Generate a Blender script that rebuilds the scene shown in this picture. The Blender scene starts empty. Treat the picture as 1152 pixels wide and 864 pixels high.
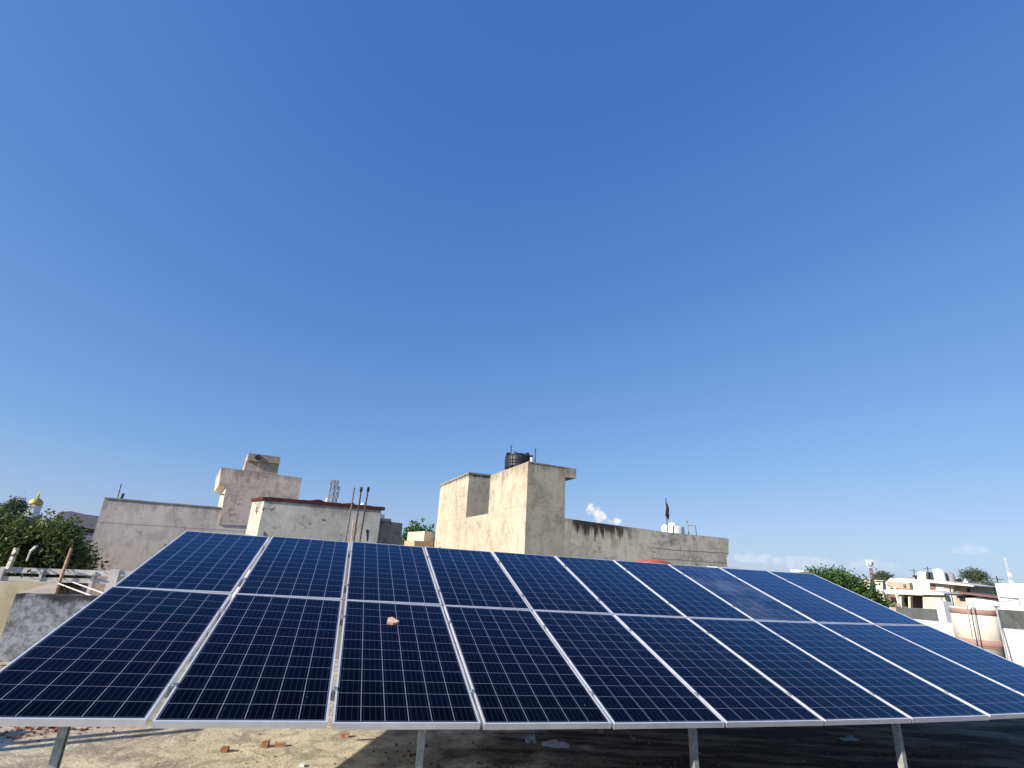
import bpy, bmesh, math, random
import numpy as np
from mathutils import Vector, Matrix
random.seed(7)
rng = np.random.default_rng(7)
sc = bpy.context.scene
C = sc.collection
R = math.radians

# ------------------------------------------------------------------ camera
CH = 1.75                      # camera height above the roof floor (z = 0)
F = 573.0                      # focal length in photo pixels (1152 wide)
CM = np.array([[0.998516313, 0.0544534019, 0.0],
               [-0.0180153461, 0.330348818, 0.943686975],
               [0.0513869661, -0.942286838, 0.330839680]])   # world <- (right, down, forward)
cam = bpy.data.cameras.new('camera'); co = bpy.data.objects.new('camera', cam); C.objects.link(co)
cam.sensor_width = 36; cam.lens = F/1152*36; cam.clip_end = 6000; cam.clip_start = 0.05
mm = Matrix([[CM[i][0], -CM[i][1], -CM[i][2]] for i in range(3)]).to_4x4(); mm.translation = (0, 0, CH)
co.matrix_world = mm; sc.camera = co

# ------------------------------------------------------------------ light
SUN_EL = 25.0
EXPO = 0.55
SX, SY = 0.852, 0.523                     # horizontal travel direction of the sunlight
w = bpy.data.worlds.new('World'); sc.world = w; w.use_nodes = True
nt = w.node_tree; N = nt.nodes; L = nt.links
for n in list(N): N.remove(n)
out = N.new('ShaderNodeOutputWorld'); bg = N.new('ShaderNodeBackground'); sky = N.new('ShaderNodeTexSky')
sky.sky_type = 'NISHITA'; sky.sun_disc = False; sky.sun_elevation = R(SUN_EL)
sky.sun_rotation = math.atan2(-SX, -SY)
sky.altitude = 250; sky.air_density = 1.0; sky.dust_density = 0.3; sky.ozone_density = 3.0
bg.inputs['Strength'].default_value = 0.13
def W(kind, **k):
    n = N.new(kind)
    for a, b in k.items():
        if a.startswith('i'): n.inputs[int(a[1:])].default_value = b
        else: setattr(n, a, b)
    return n
def WM(op, a, b=None, c=None):
    n = N.new('ShaderNodeMath'); n.operation = op
    for i, v in enumerate((a, b, c)):
        if v is None: continue
        if isinstance(v, (int, float)): n.inputs[i].default_value = v
        else: L.new(v, n.inputs[i])
    return n.outputs[0]
tc = W('ShaderNodeTexCoord'); sep = W('ShaderNodeSeparateXYZ'); L.new(tc.outputs['Generated'], sep.inputs[0])
az = WM('ARCTAN2', sep.outputs[0], sep.outputs[1]); el = WM('ARCSINE', sep.outputs[2])
nz = W('ShaderNodeTexNoise'); nz.inputs['Scale'].default_value = 75; nz.inputs['Detail'].default_value = 6; L.new(tc.outputs['Generated'], nz.inputs['Vector'])
tot = None                                  # real small clouds low over the horizon
for (a0, e0, ra, re, amp) in ((9.6, 5.8, .95, .8, 1.0), (10.3, 5.1, .8, .8, .95), (11.9, 4.75, 1.0, .42, .95), (25.0, 1.7, 2.2, .6, .34), (29, 1.4, 3.5, .7, .34),
                         (34.5, 1.4, 2.5, .6, .22), (41.5, 2.9, 1.3, .55, .32), (-16, 2.2, 3, .6, .3)):
    da = WM('DIVIDE', WM('SUBTRACT', az, R(a0)), R(ra)); de = WM('DIVIDE', WM('SUBTRACT', el, R(e0)), R(re))
    r2 = WM('ADD', WM('MULTIPLY', da, da), WM('MULTIPLY', de, de))
    m = WM('SUBTRACT', 1.0, r2); m = WM('MAXIMUM', m, 0.0)
    m = WM('ADD', m, WM('MULTIPLY', WM('SUBTRACT', nz.outputs[0], .5), 4.0)); m = WM('MULTIPLY', m, WM('GREATER_THAN', WM('SUBTRACT', 1.0, r2), 0.0))
    fall = WM('MINIMUM', WM('MULTIPLY', WM('MAXIMUM', WM('SUBTRACT', 1.0, r2), 0.0), 2.5), 1.0)
    m = WM('MULTIPLY', WM('MINIMUM', WM('MAXIMUM', m, 0.0), 1.0), WM('MULTIPLY', fall, amp)); m = WM('MINIMUM', m, 1.0)
    tot = m if tot is None else WM('MAXIMUM', tot, m)
# deeper, more saturated blue of this clear morning sky (curve on the sky's own radiance)
sc3 = W('ShaderNodeSeparateColor'); cc3 = W('ShaderNodeCombineColor'); L.new(sky.outputs[0], sc3.inputs[0])
for i, (a_, g_, q_) in enumerate(((.76, 1.01, .48), (.765, .745, .31), (.91, .42, .10))):
    v_ = WM('MULTIPLY', WM('POWER', WM('MULTIPLY', sc3.outputs[i], .155), g_), a_)
    v_ = WM('SUBTRACT', v_, WM('MULTIPLY', WM('MULTIPLY', v_, v_), q_))
    L.new(WM('MULTIPLY', v_, 1/(.13*2**EXPO)), cc3.inputs[i])
mx = W('ShaderNodeMix', data_type='RGBA'); L.new(tot, mx.inputs['Factor']); L.new(cc3.outputs[0], mx.inputs['A']); mx.inputs['B'].default_value = (4.9, 5.0, 5.3, 1)
L.new(mx.outputs['Result'], bg.inputs['Color']); L.new(bg.outputs[0], out.inputs[0])

sl = bpy.data.lights.new('sun', 'SUN'); so = bpy.data.objects.new('sun', sl); C.objects.link(so)
sl.energy = 5.0; sl.angle = R(0.53); sl.color = (1.0, .90, .79)
ce = math.cos(R(SUN_EL)); d = Vector((SX*ce, SY*ce, -math.sin(R(SUN_EL))))
so.rotation_euler = d.to_track_quat('-Z', 'Y').to_euler(); so.location = (-20, -12, 12)
sc.view_settings.view_transform = 'Standard'; sc.view_settings.look = 'None'
sc.view_settings.exposure = EXPO; sc.view_settings.gamma = 1; sc.view_settings.use_curve_mapping = False
sc.render.engine = 'CYCLES'; sc.cycles.max_bounces = 6

# ------------------------------------------------------------------ pixel helpers (photo pixels -> points on real planes)
def ray(px, py): return CM @ np.array([(px-576)/F, (py-432)/F, 1.0])
def atY(px, py, y):
    r = ray(px, py)*1.0; r = r*y/r[1]; return Vector((r[0], r[1], r[2]+CH))
def atZ(px, py, z):
    r = ray(px, py); r = r*(z-CH)/r[2]; return Vector((r[0], r[1], z))
class Plane:
    """vertical plane through point A running in horizontal direction h; back = direction away from the viewer"""
    def __init__(s, A, h, back=None):
        s.A = Vector(A); s.h = Vector((h[0], h[1], 0)).normalized()
        n = Vector((-s.h.y, s.h.x, 0))
        if n.dot(Vector((s.A.x, s.A.y, 0))) < 0: n = -n
        s.n = n
    def p(s, px, py, off=0.0):
        r = Vector(ray(px, py)); A = s.A + s.n*off
        t = s.n.dot(A - Vector((0, 0, CH)))/s.n.dot(r)
        return Vector((0, 0, CH)) + r*t
    def poly(s, pts, off=0.0): return [s.p(*q, off) for q in pts]

# ------------------------------------------------------------------ mesh helpers
def link(name, bm, mats, parent=None, smooth=False):
    me = bpy.data.meshes.new(name); bmesh.ops.recalc_face_normals(bm, faces=bm.faces); bm.to_mesh(me); bm.free()
    for m in (mats if isinstance(mats, (list, tuple)) else [mats]): me.materials.append(m)
    if smooth:
        for p in me.polygons: p.use_smooth = True
    o = bpy.data.objects.new(name, me); C.objects.link(o)
    if parent: o.parent = parent
    return o
def tag(o, label=None, cat=None, group=None, kind=None):
    if label: o['label'] = label
    if cat: o['category'] = cat
    if group: o['group'] = group
    if kind: o['kind'] = kind
    return o
def thing(name, label, cat, loc=(0, 0, 0), group=None):
    o = bpy.data.objects.new(name, None); C.objects.link(o); o.location = loc; o.empty_display_size = .2
    bpy.context.view_layer.update()
    return tag(o, label, cat, group)
def part(name, bm, mats, root, smooth=False, label=None):
    """bm in world coordinates; parented under root keeping its place"""
    o = link(name, bm, mats, None, smooth); o.parent = root
    off = root.location.copy(); pr = root.parent
    while pr: off = off + pr.location; pr = pr.parent
    if root.type == 'MESH' and root.parent: off = root.parent.location.copy()
    o.data.transform(Matrix.Translation(-off))
    if root.type == 'MESH': o.data.transform(Matrix.Identity(4))
    if label: o['label'] = label
    return o
def box(bm, c, s, axes=None, mi=0):
    ax = axes or (Vector((1, 0, 0)), Vector((0, 1, 0)), Vector((0, 0, 1)))
    c = Vector(c); v = []
    for k in (-1, 1):
        for j in (-1, 1):
            for i in (-1, 1):
                v.append(bm.verts.new(c + ax[0]*(i*s[0]/2) + ax[1]*(j*s[1]/2) + ax[2]*(k*s[2]/2)))
    for f in ((0, 1, 3, 2), (4, 5, 7, 6), (0, 1, 5, 4), (2, 3, 7, 6), (0, 2, 6, 4), (1, 3, 7, 5)):
        bm.faces.new([v[i] for i in f]).material_index = mi
    return v
def prism(bm, pts, vec, mi=0):
    """polygon extruded by vec (straight skeleton-free, real thickness)"""
    vec = Vector(vec); a = [bm.verts.new(p) for p in pts]; b = [bm.verts.new(Vector(p)+vec) for p in pts]; n = len(pts)
    bm.faces.new(a).material_index = mi; bm.faces.new(b[::-1]).material_index = mi
    for i in range(n): bm.faces.new((a[i], a[(i+1) % n], b[(i+1) % n], b[i])).material_index = mi
def tube(bm, pts, r, seg=8, mi=0, cap=True):
    pts = [Vector(p) for p in pts]; rr = r if isinstance(r, (list, tuple)) else [r]*len(pts); rings = []
    for i, p in enumerate(pts):
        t = (pts[min(i+1, len(pts)-1)]-pts[max(i-1, 0)]).normalized()
        a = t.orthogonal().normalized(); b = t.cross(a)
        if rings:
            pa = (rings[-1][0].co - pts[i-1]).normalized(); a = (pa - t*pa.dot(t)).normalized(); b = t.cross(a)
        rings.append([bm.verts.new(p + (a*math.cos(2*math.pi*k/seg)+b*math.sin(2*math.pi*k/seg))*rr[i]) for k in range(seg)])
    for i in range(len(rings)-1):
        for k in range(seg): bm.faces.new((rings[i][k], rings[i][(k+1) % seg], rings[i+1][(k+1) % seg], rings[i+1][k])).material_index = mi
    if cap: bm.faces.new(rings[0][::-1]).material_index = mi; bm.faces.new(rings[-1]).material_index = mi
def lathe(bm, c, prof, seg=32, mi=0):
    c = Vector(c); rings = []
    for (r, z) in prof: rings.append([bm.verts.new(c+Vector((max(r, 1e-4)*math.cos(2*math.pi*k/seg), max(r, 1e-4)*math.sin(2*math.pi*k/seg), z))) for k in range(seg)])
    for i in range(len(rings)-1):
        for k in range(seg): bm.faces.new((rings[i][k], rings[i][(k+1) % seg], rings[i+1][(k+1) % seg], rings[i+1][k])).material_index = mi
    bm.faces.new(rings[0][::-1]).material_index = mi; bm.faces.new(rings[-1]).material_index = mi
def NB(): return bmesh.new()

# ------------------------------------------------------------------ materials
class MatB:
    def __init__(s, name):
        s.m = bpy.data.materials.new(name); s.m.use_nodes = True; s.t = s.m.node_tree; s.N = s.t.nodes; s.L = s.t.links
        s.b = s.N['Principled BSDF']; s.geo = s.N.new('ShaderNodeNewGeometry')
    def put(s, sock, v):
        if isinstance(v, (int, float)): sock.default_value = v
        elif isinstance(v, (tuple, list)): sock.default_value = tuple(v) + ((1,) if len(v) == 3 and len(sock.default_value) == 4 else ())
        else: s.L.new(v, sock)
    def math(s, op, a, b=None, c=None, clamp=False):
        n = s.N.new('ShaderNodeMath'); n.operation = op; n.use_clamp = clamp
        for i, v in enumerate((a, b, c)):
            if v is not None: s.put(n.inputs[i], v)
        return n.outputs[0]
    def mix(s, f, a, b, mode='MIX'):
        n = s.N.new('ShaderNodeMix'); n.data_type = 'RGBA'; n.blend_type = mode
        s.put(n.inputs['Factor'], f); s.put(n.inputs['A'], a); s.put(n.inputs['B'], b); return n.outputs['Result']
    def noise(s, scale, detail=5, rough=.55, vec=None, stretch=None, dist=0):
        v = vec if vec is not None else s.geo.outputs['Position']
        if stretch:
            mp = s.N.new('ShaderNodeMapping'); mp.inputs['Scale'].default_value = stretch; s.L.new(v, mp.inputs['Vector']); v = mp.outputs[0]
        n = s.N.new('ShaderNodeTexNoise'); n.inputs['Scale'].default_value = scale; n.inputs['Detail'].default_value = detail
        n.inputs['Roughness'].default_value = rough; n.inputs['Distortion'].default_value = dist; s.L.new(v, n.inputs['Vector']); return n.outputs[0]
    def ramp(s, f, lo, hi):
        n = s.N.new('ShaderNodeMapRange'); n.clamp = True; n.interpolation_type = 'SMOOTHSTEP'
        s.put(n.inputs[0], f); n.inputs[1].default_value = lo; n.inputs[2].default_value = hi; return n.outputs[0]
    def xyz(s):
        n = s.N.new('ShaderNodeSeparateXYZ'); s.L.new(s.geo.outputs['Position'], n.inputs[0]); return n.outputs
    def bump(s, h, strength=.3, dist=.01):
        n = s.N.new('ShaderNodeBump'); n.inputs['Strength'].default_value = strength; n.inputs['Distance'].default_value = dist
        s.put(n.inputs['Height'], h); s.L.new(n.outputs[0], s.b.inputs['Normal'])
    def done(s, col, rough=.85, metal=0.0, spec=.3):
        s.put(s.b.inputs['Base Color'], col); s.put(s.b.inputs['Roughness'], rough); s.b.inputs['Metallic'].default_value = metal
        s.b.inputs['Specular IOR Level'].default_value = spec; return s.m

def plain(name, col, rough=.7, metal=0, spec=.3, var=.15, scale=6):
    b = MatB(name); n = b.noise(scale, 6); f = b.ramp(n, .3, .7)
    dark = tuple(c*(1-var) for c in col); lite = tuple(min(1, c*(1+var)) for c in col)
    return b.done(b.mix(f, dark, lite), rough, metal, spec)

def plaster(name, base, stain, ztop=None, slen=1.0, amount=.5, black=(.03, .028, .025), blackamt=0.0, patch=None, patchamt=.0, seams=(), bscale=1.0, pth=.575, pzone=.48, grunge=.5):
    b = MatB(name); p = b.xyz()
    n1 = b.noise(.55*bscale, 7, .6); n2 = b.noise(3.2*bscale, 8, .65); n3 = b.noise(30, 6, .7)
    st = b.noise(1.0, 6, .6, stretch=(4.5, 4.5, .6)); st2 = b.noise(1.0, 6, .65, stretch=(13, 13, 1.3))
    col = b.mix(b.ramp(n1, .35, .68), base, tuple(c*.82 for c in base))
    col = b.mix(b.math('MULTIPLY', b.ramp(n2, .47, .72), amount), col, stain)
    col = b.mix(b.math('MULTIPLY', b.ramp(st, .5, .75), amount*.75), col, stain)
    col = b.mix(b.math('MULTIPLY', b.ramp(st2, .58, .82), amount*.4), col, tuple(c*.6 for c in stain))
    g1 = b.noise(1.3*bscale, 10, .72, dist=.5); g2 = b.noise(5.5*bscale, 8, .7, dist=.3); g3 = b.noise(1.0, 8, .7, stretch=(2.2, 2.2, .5), dist=.4)
    col = b.mix(b.math('MULTIPLY', b.ramp(g1, .50, .64), grunge), col, stain)
    col = b.mix(b.math('MULTIPLY', b.ramp(g2, .56, .66), grunge*.6), col, tuple(c*.75 for c in stain))
    col = b.mix(b.math('MULTIPLY', b.ramp(g3, .55, .66), grunge*.8), col, tuple(c*.8 for c in stain))
    if ztop is not None:
        g = b.math('DIVIDE', b.math('SUBTRACT', ztop, p[2]), slen, clamp=True)
        v = b.math('SUBTRACT', b.math('ADD', b.math('MULTIPLY', st, .7), b.math('MULTIPLY', st2, .45)), b.math('MULTIPLY', g, .55))
        col = b.mix(b.math('MULTIPLY', b.ramp(v, .38, .56), .8 if blackamt else .5), col, tuple(c*.55 for c in stain))
        if blackamt:
            v2 = b.math('SUBTRACT', b.math('ADD', b.math('MULTIPLY', st, .9), b.math('MULTIPLY', n1, .45)), b.math('MULTIPLY', g, 1.1))
            col = b.mix(b.math('MULTIPLY', b.ramp(v2, .44, .60), blackamt), col, black)
    if patch:
        n4 = b.noise(3.5*bscale, 10, .72, dist=.4); n5 = b.noise(.9, 3, .5)
        msk = b.math('MULTIPLY', b.ramp(n4, pth, pth+.04), b.ramp(n5, pzone, pzone+.08))
        col = b.mix(b.math('MULTIPLY', msk, patchamt), col, patch)
    # hairline cracks, chipped spots and paler mortar repairs
    vc = b.N.new('ShaderNodeTexVoronoi'); vc.feature = 'DISTANCE_TO_EDGE'; vc.inputs['Scale'].default_value = .9*bscale
    wv = b.N.new('ShaderNodeVectorMath'); wv.operation = 'ADD'; nv = b.N.new('ShaderNodeTexNoise'); nv.inputs['Scale'].default_value = 2.5; nv.inputs['Detail'].default_value = 6; b.L.new(b.geo.outputs['Position'], nv.inputs['Vector'])
    b.L.new(b.geo.outputs['Position'], wv.inputs[0]); b.L.new(nv.outputs['Color'], wv.inputs[1]); b.L.new(wv.outputs[0], vc.inputs['Vector'])
    crk = b.math('MULTIPLY', b.math('SUBTRACT', 1.0, b.ramp(vc.outputs['Distance'], .004, .016)), b.ramp(n1, .47, .55))
    col = b.mix(b.math('MULTIPLY', crk, .55*min(1, amount*1.6)), col, tuple(c*.35 for c in stain))
    chip = b.math('MULTIPLY', b.ramp(b.noise(11, 5, .6, dist=.8), .66, .69), b.ramp(g1, .45, .6)); col = b.mix(b.math('MULTIPLY', chip, .6), col, tuple(c*.5 for c in stain))
    rpr = b.ramp(b.noise(1.1, 3, .4, dist=.6), .66, .68); col = b.mix(b.math('MULTIPLY', rpr, .35), col, tuple(min(.85, c*1.12+.03) for c in base))
    for (z0, wd, a) in seams:
        wob = b.math('MULTIPLY', b.math('SUBTRACT', n2, .5), .05)
        dd = b.math('ABSOLUTE', b.math('SUBTRACT', b.math('ADD', p[2], wob), z0))
        col = b.mix(b.math('MULTIPLY', b.math('SUBTRACT', 1.0, b.ramp(dd, wd*.4, wd)), a), col, tuple(c*.45 for c in stain))
    col = b.mix(b.math('MULTIPLY', b.ramp(n3, .45, .75), .22), col, tuple(c*.65 for c in base))
    b.bump(b.math('ADD', b.math('MULTIPLY', n3, .35), n2), .28, .015)
    return b.done(col, .92, 0, .15)

def glass_mat(name, dust):
    b = MatB(name); uv = b.N.new('ShaderNodeUVMap'); s = b.N.new('ShaderNodeSeparateXYZ'); b.L.new(uv.outputs[0], s.inputs[0])
    oi = b.N.new('ShaderNodeObjectInfo')
    pit = .1585
    u = b.math('DIVIDE', b.math('SUBTRACT', s.outputs[0], .0195), pit); v = b.math('DIVIDE', b.math('SUBTRACT', s.outputs[1], .027), pit)
    fu = b.math('FRACT', u); fv = b.math('FRACT', v)
    eu = b.math('MINIMUM', fu, b.math('SUBTRACT', 1.0, fu)); ev = b.math('MINIMUM', fv, b.math('SUBTRACT', 1.0, fv))
    gu = b.math('LESS_THAN', eu, .0125); gv = b.math('LESS_THAN', ev, .0112)
    inside = b.math('MULTIPLY', b.math('MULTIPLY', b.math('GREATER_THAN', u, 0.0), b.math('LESS_THAN', u, 6.0)), b.math('MULTIPLY', b.math('GREATER_THAN', v, 0.0), b.math('LESS_THAN', v, 12.0)))
    # cell to cell tint, polycrystal grain
    cv = b.N.new('ShaderNodeCombineXYZ'); b.L.new(b.math('FLOOR', u), cv.inputs[0]); b.L.new(b.math('FLOOR', v), cv.inputs[1]); b.L.new(b.math('MULTIPLY', oi.outputs['Random'], 91.7), cv.inputs[2])
    wn = b.N.new('ShaderNodeTexWhiteNoise'); b.L.new(cv.outputs[0], wn.inputs['Vector'])
    vo = b.N.new('ShaderNodeTexVoronoi'); vo.inputs['Scale'].default_value = 75; b.L.new(uv.outputs[0], vo.inputs['Vector'])
    vs = b.N.new('ShaderNodeSeparateColor'); b.L.new(vo.outputs['Color'], vs.inputs[0])
    k = b.math('ADD', b.math('MULTIPLY', wn.outputs['Value'], .6), b.math('MULTIPLY', vs.outputs[0], .4))
    cell = b.mix(k, (.0006, .0006, .0020), (.0014, .0022, .0075))
    # fine fingers and busbars
    bb = b.math('ABSOLUTE', b.math('SUBTRACT', b.math('FRACT', b.math('MULTIPLY', fu, 4.0)), .5))
    cell = b.mix(b.math('MULTIPLY', b.math('LESS_THAN', bb, .035), .22), cell, (.10, .11, .15))
    line = b.mix(.5, (.25, .26, .31), (.29, .29, .34))
    line2 = (.19, .20, .245)
    col = b.mix(gv, cell, line2); col = b.mix(gu, col, line)
    col = b.mix(b.math('SUBTRACT', 1.0, inside), col, (.03, .035, .06))
    nd = b.noise(2.0, 8, .65); nd2 = b.noise(9, 6, .7, dist=.6)
    dm = b.math('MULTIPLY', b.math('ADD', b.math('MULTIPLY', b.ramp(nd, .35, .8), .6), b.math('MULTIPLY', b.ramp(nd2, .5, .8), .4)), dust)
    col = b.mix(dm, col, (.20, .225, .25))
    # little bird spots
    sp = b.noise(26, 2, .4); col = b.mix(b.math('MULTIPLY', b.ramp(sp, .80, .82), .4), col, (.5, .48, .42))
    rough = b.math('ADD', .08, b.math('MULTIPLY', dm, .8))
    b.done(col, rough, 0, .5)
    # anti-reflective front glass: hardly any mirror when seen steeply, strong at grazing view
    b.b.inputs['Specular IOR Level'].default_value = 0.0
    gl = b.N.new('ShaderNodeBsdfGlossy'); b.put(gl.inputs['Color'], (.52, .76, 1.0)); b.put(gl.inputs['Roughness'], rough)
    lw = b.N.new('ShaderNodeLayerWeight'); lw.inputs['Blend'].default_value = .5
    fac = b.math('MINIMUM', b.math('ADD', b.math('MULTIPLY', b.math('POWER', lw.outputs['Facing'], 7.5), 3.2), .0005), .40)
    ms = b.N.new('ShaderNodeMixShader'); b.put(ms.inputs[0], fac); b.L.new(b.b.outputs[0], ms.inputs[1]); b.L.new(gl.outputs[0], ms.inputs[2])
    b.L.new(ms.outputs[0], b.N['Material Output'].inputs[0])
    return b.m
M = {}
M['glass'] = glass_mat('solar glass', .005)
M['glass_dusty'] = glass_mat('dusty solar glass', .8)
M['alu'] = plain('anodised frame', (.78, .78, .78), .4, .35, .5, .06, 9)
M['back'] = plain('backsheet', (.65, .65, .66), .6)
def galv():
    b = MatB('galvanised steel'); n = b.noise(30, 4); n2 = b.noise(5, 6)
    c = b.mix(b.ramp(n, .35, .65), (.27, .30, .28), (.42, .44, .41)); c = b.mix(b.math('MULTIPLY', b.ramp(n2, .6, .75), .35), c, (.25, .17, .11))
    return b.done(c, .5, .3, .5)
M['galv'] = galv()
M['steel_dark'] = plain('dark steel', (.06, .055, .05), .6, .5)
M['rust'] = plain('rusty bar', (.10, .07, .055), .85, .2)
M['brick'] = plain('brick', (.23, .11, .07), .95, 0, .1, .4, 25)
M['brick_pale'] = plain('pale brick shard', (.45, .25, .15), .95, 0, .1, .2, 25)
M['black_plastic'] = plain('black plastic', (.018, .02, .024), .45, 0, .4, .3, 8)
M['white_plastic'] = plain('white plastic', (.75, .74, .70), .5, 0, .4, .06, 6)
M['paper'] = plain('lilac paper', (.86, .82, .90), .8, 0, .3, .04)
M['rag'] = plain('pale blue rag', (.62, .68, .74), .9, 0, .1, .4, 30)
M['white_paint'] = plaster('white paint', (.76, .73, .66), (.50, .46, .38), amount=.35)
M['bright_white'] = plaster('bright white wash', (.86, .86, .84), (.62, .60, .56), amount=.22, grunge=.15)
M['cream_far'] = plaster('cream far', (.66, .60, .47), (.42, .37, .29), amount=.4, bscale=.5)
M['cream_far2'] = plaster('pale far', (.72, .68, .58), (.46, .42, .35), amount=.4, bscale=.5)
M['tan_far'] = plaster('tan far', (.50, .43, .33), (.3, .26, .2), amount=.5, bscale=.5)
M['grey_far'] = plaster('grey far', (.34, .32, .33), (.2, .2, .21), amount=.5, bscale=.5)
M['grey_block'] = plaster('mossy grey blocks', (.36, .35, .28), (.15, .15, .11), amount=.9, bscale=1.2)
M['brown_far'] = plaster('brown far', (.22, .14, .11), (.12, .09, .08), amount=.5)
M['opening'] = plain('dark inside', (.02, .018, .018), .9)
M['timber'] = plain('timber', (.42, .27, .16), .85, 0, .2, .25, 12)
M['maroon'] = plaster('maroon coping', (.085, .028, .028), (.06, .03, .03), amount=.5)
M['red_sheet'] = plain('red sheet', (.50, .12, .09), .7, 0, .3, .12, 3)
M['gold'] = plain('gilded dome', (.62, .45, .12), .5, .4, .5, .1, 2)
M['pink_band'] = plaster('pink band', (.40, .235, .20), (.30, .22, .19), amount=.5)

def Zpx(pl, px, py): return pl.p(px, py).z

# ------------------------------------------------------------------ GROUND, ROOF
bm = NB(); box(bm, (0, 800, -7.65), (5000, 5000, .1))
def gmat():
    b = MatB('earth'); n = b.noise(.05, 8); n2 = b.noise(.6, 8)
    c = b.mix(b.ramp(n, .4, .6), (.20, .17, .12), (.09, .11, .05)); c = b.mix(b.math('MULTIPLY', b.ramp(n2, .4, .7), .5), c, (.15, .13, .10)); return b.done(c, .95)
tag(link('ground', bm, gmat()), kind='structure')

XA = Vector((.957121, .289167, 0)).normalized()       # array / roof long direction
YA = Vector((-XA.y, XA.x, 0))                          # away from the camera
def floor_mat():
    b = MatB('roof concrete'); p = b.xyz()
    n1 = b.noise(.8, 8, .62); n2 = b.noise(3.5, 9, .7, dist=.5); n3 = b.noise(35, 8, .7); n4 = b.noise(.35, 4, .5)
    sk = b.noise(1.6, 7, .65, stretch=(.45, 2.2, 1))
    c = b.mix(b.ramp(n1, .32, .68), (.70, .62, .435), (.46, .41, .30))
    c = b.mix(b.math('MULTIPLY', b.ramp(n2, .46, .62), .7), c, (.27, .24, .18)); c = b.mix(b.math('MULTIPLY', b.ramp(b.noise(1.7, 9, .7, dist=.8), .47, .58), .7), c, (.24, .215, .17))
    c = b.mix(b.math('MULTIPLY', b.ramp(sk, .5, .72), .45), c, (.52, .45, .33))
    dk = b.ramp(b.math('ADD', b.math('MULTIPLY', p[0], .14), b.math('MULTIPLY', b.math('SUBTRACT', n1, .5), 1.3)), -.12, .12)   # darker stained floor to the right, with the array's shade put into it
    stain_shade = b.mix(b.ramp(sk, .44, .60), (.045, .032, .021), (.20, .165, .12)); stain_shade = b.mix(b.math('MULTIPLY', b.ramp(n2, .52, .66), .75), stain_shade, (.09, .045, .028))
    c = b.mix(dk, c, stain_shade)
    c = b.mix(b.math('MULTIPLY', b.ramp(n3, .55, .75), .2), c, (.10, .09, .075))
    b.bump(b.math('ADD', n3, b.math('MULTIPLY', n2, 2.5)), .6, .02)
    return b.done(c, .93, 0, .12)
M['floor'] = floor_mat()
bk0 = Vector((-7.24, 8.49, 0))                         # foot of the back parapet at its left end
def RP(a, bb, z=0): v = bk0 + XA*a + YA*bb; return Vector((v.x, v.y, z))   # roof coordinates
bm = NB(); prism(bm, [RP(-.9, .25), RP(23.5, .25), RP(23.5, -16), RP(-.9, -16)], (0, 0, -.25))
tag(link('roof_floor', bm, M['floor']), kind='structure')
bm = NB(); prism(bm, [RP(-.8, .15, -.254), RP(23.4, .15, -.254), RP(23.4, -15.9, -.254), RP(-.8, -15.9, -.254)], (0, 0, -7.3))
tag(link('roof_building', bm, M['white_paint']), 'plain house under the terrace that carries the solar panels', 'building')

# back parapet, mouldy grey at the left end
M['mould'] = plaster('mouldy grey', (.42, .44, .44), (.12, .125, .13), pth=.50, pzone=.2, ztop=.95, slen=.6, amount=.8, black=(.03, .03, .032), blackamt=.9, patch=(.10, .10, .105), patchamt=.5, bscale=3.2)
PW = Plane(bk0, (XA.x, XA.y))
bm = NB(); tl = PW.p(18, 668); z0 = tl.z
def sub_wall(bm, pts, vec): prism(bm, pts, vec)
a0 = (tl-bk0).dot(XA)
prism(bm, [RP(a0, 0), RP(a0, 0, z0), RP(a0+3.2, 0, z0-.02), RP(a0+3.2, 0)], YA*.2)
tag(link('parapet_wall', bm, M['mould']), 'mouldy grey parapet wall with black stains at the left edge of the roof', 'wall')
# white parapet at the right end of the roof
for (pts, yy, lab) in (([(1133, 707.5), (1152, 709), (1220, 713)], 12.3, 'bright white parapet wall right of the banded round tank'), ([(1012, 695.5), (1040, 697.8), (1095, 703)], 15.6, 'bright white parapet wall left of the banded round tank')):
    Pw = Plane(atY(*pts[0], yy), (1, -.22)); q_ = Pw.poly(pts); bm = NB(); prism(bm, q_+[Vector((q_[-1].x, q_[-1].y, -.2)), Vector((q_[0].x, q_[0].y, -.2))], Pw.n*.2)
    tag(link('parapet_wall', bm, M['bright_white']), lab, 'wall')
# low wall left of the frame that shades the corner of the roof
sh = Vector((-4.40, 5.78, 0)); hh = .85
q = sh - Vector((SX, SY, 0))*hh/math.tan(R(SUN_EL))
bm = NB(); prism(bm, [q, q+Vector((0, 0, hh)), q-YA*5+Vector((0, 0, hh)), q-YA*5], -XA*.2)
tag(link('parapet_wall', bm, M['white_paint']), 'low side wall along the left edge of the roof, casting shade', 'wall')

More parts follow.
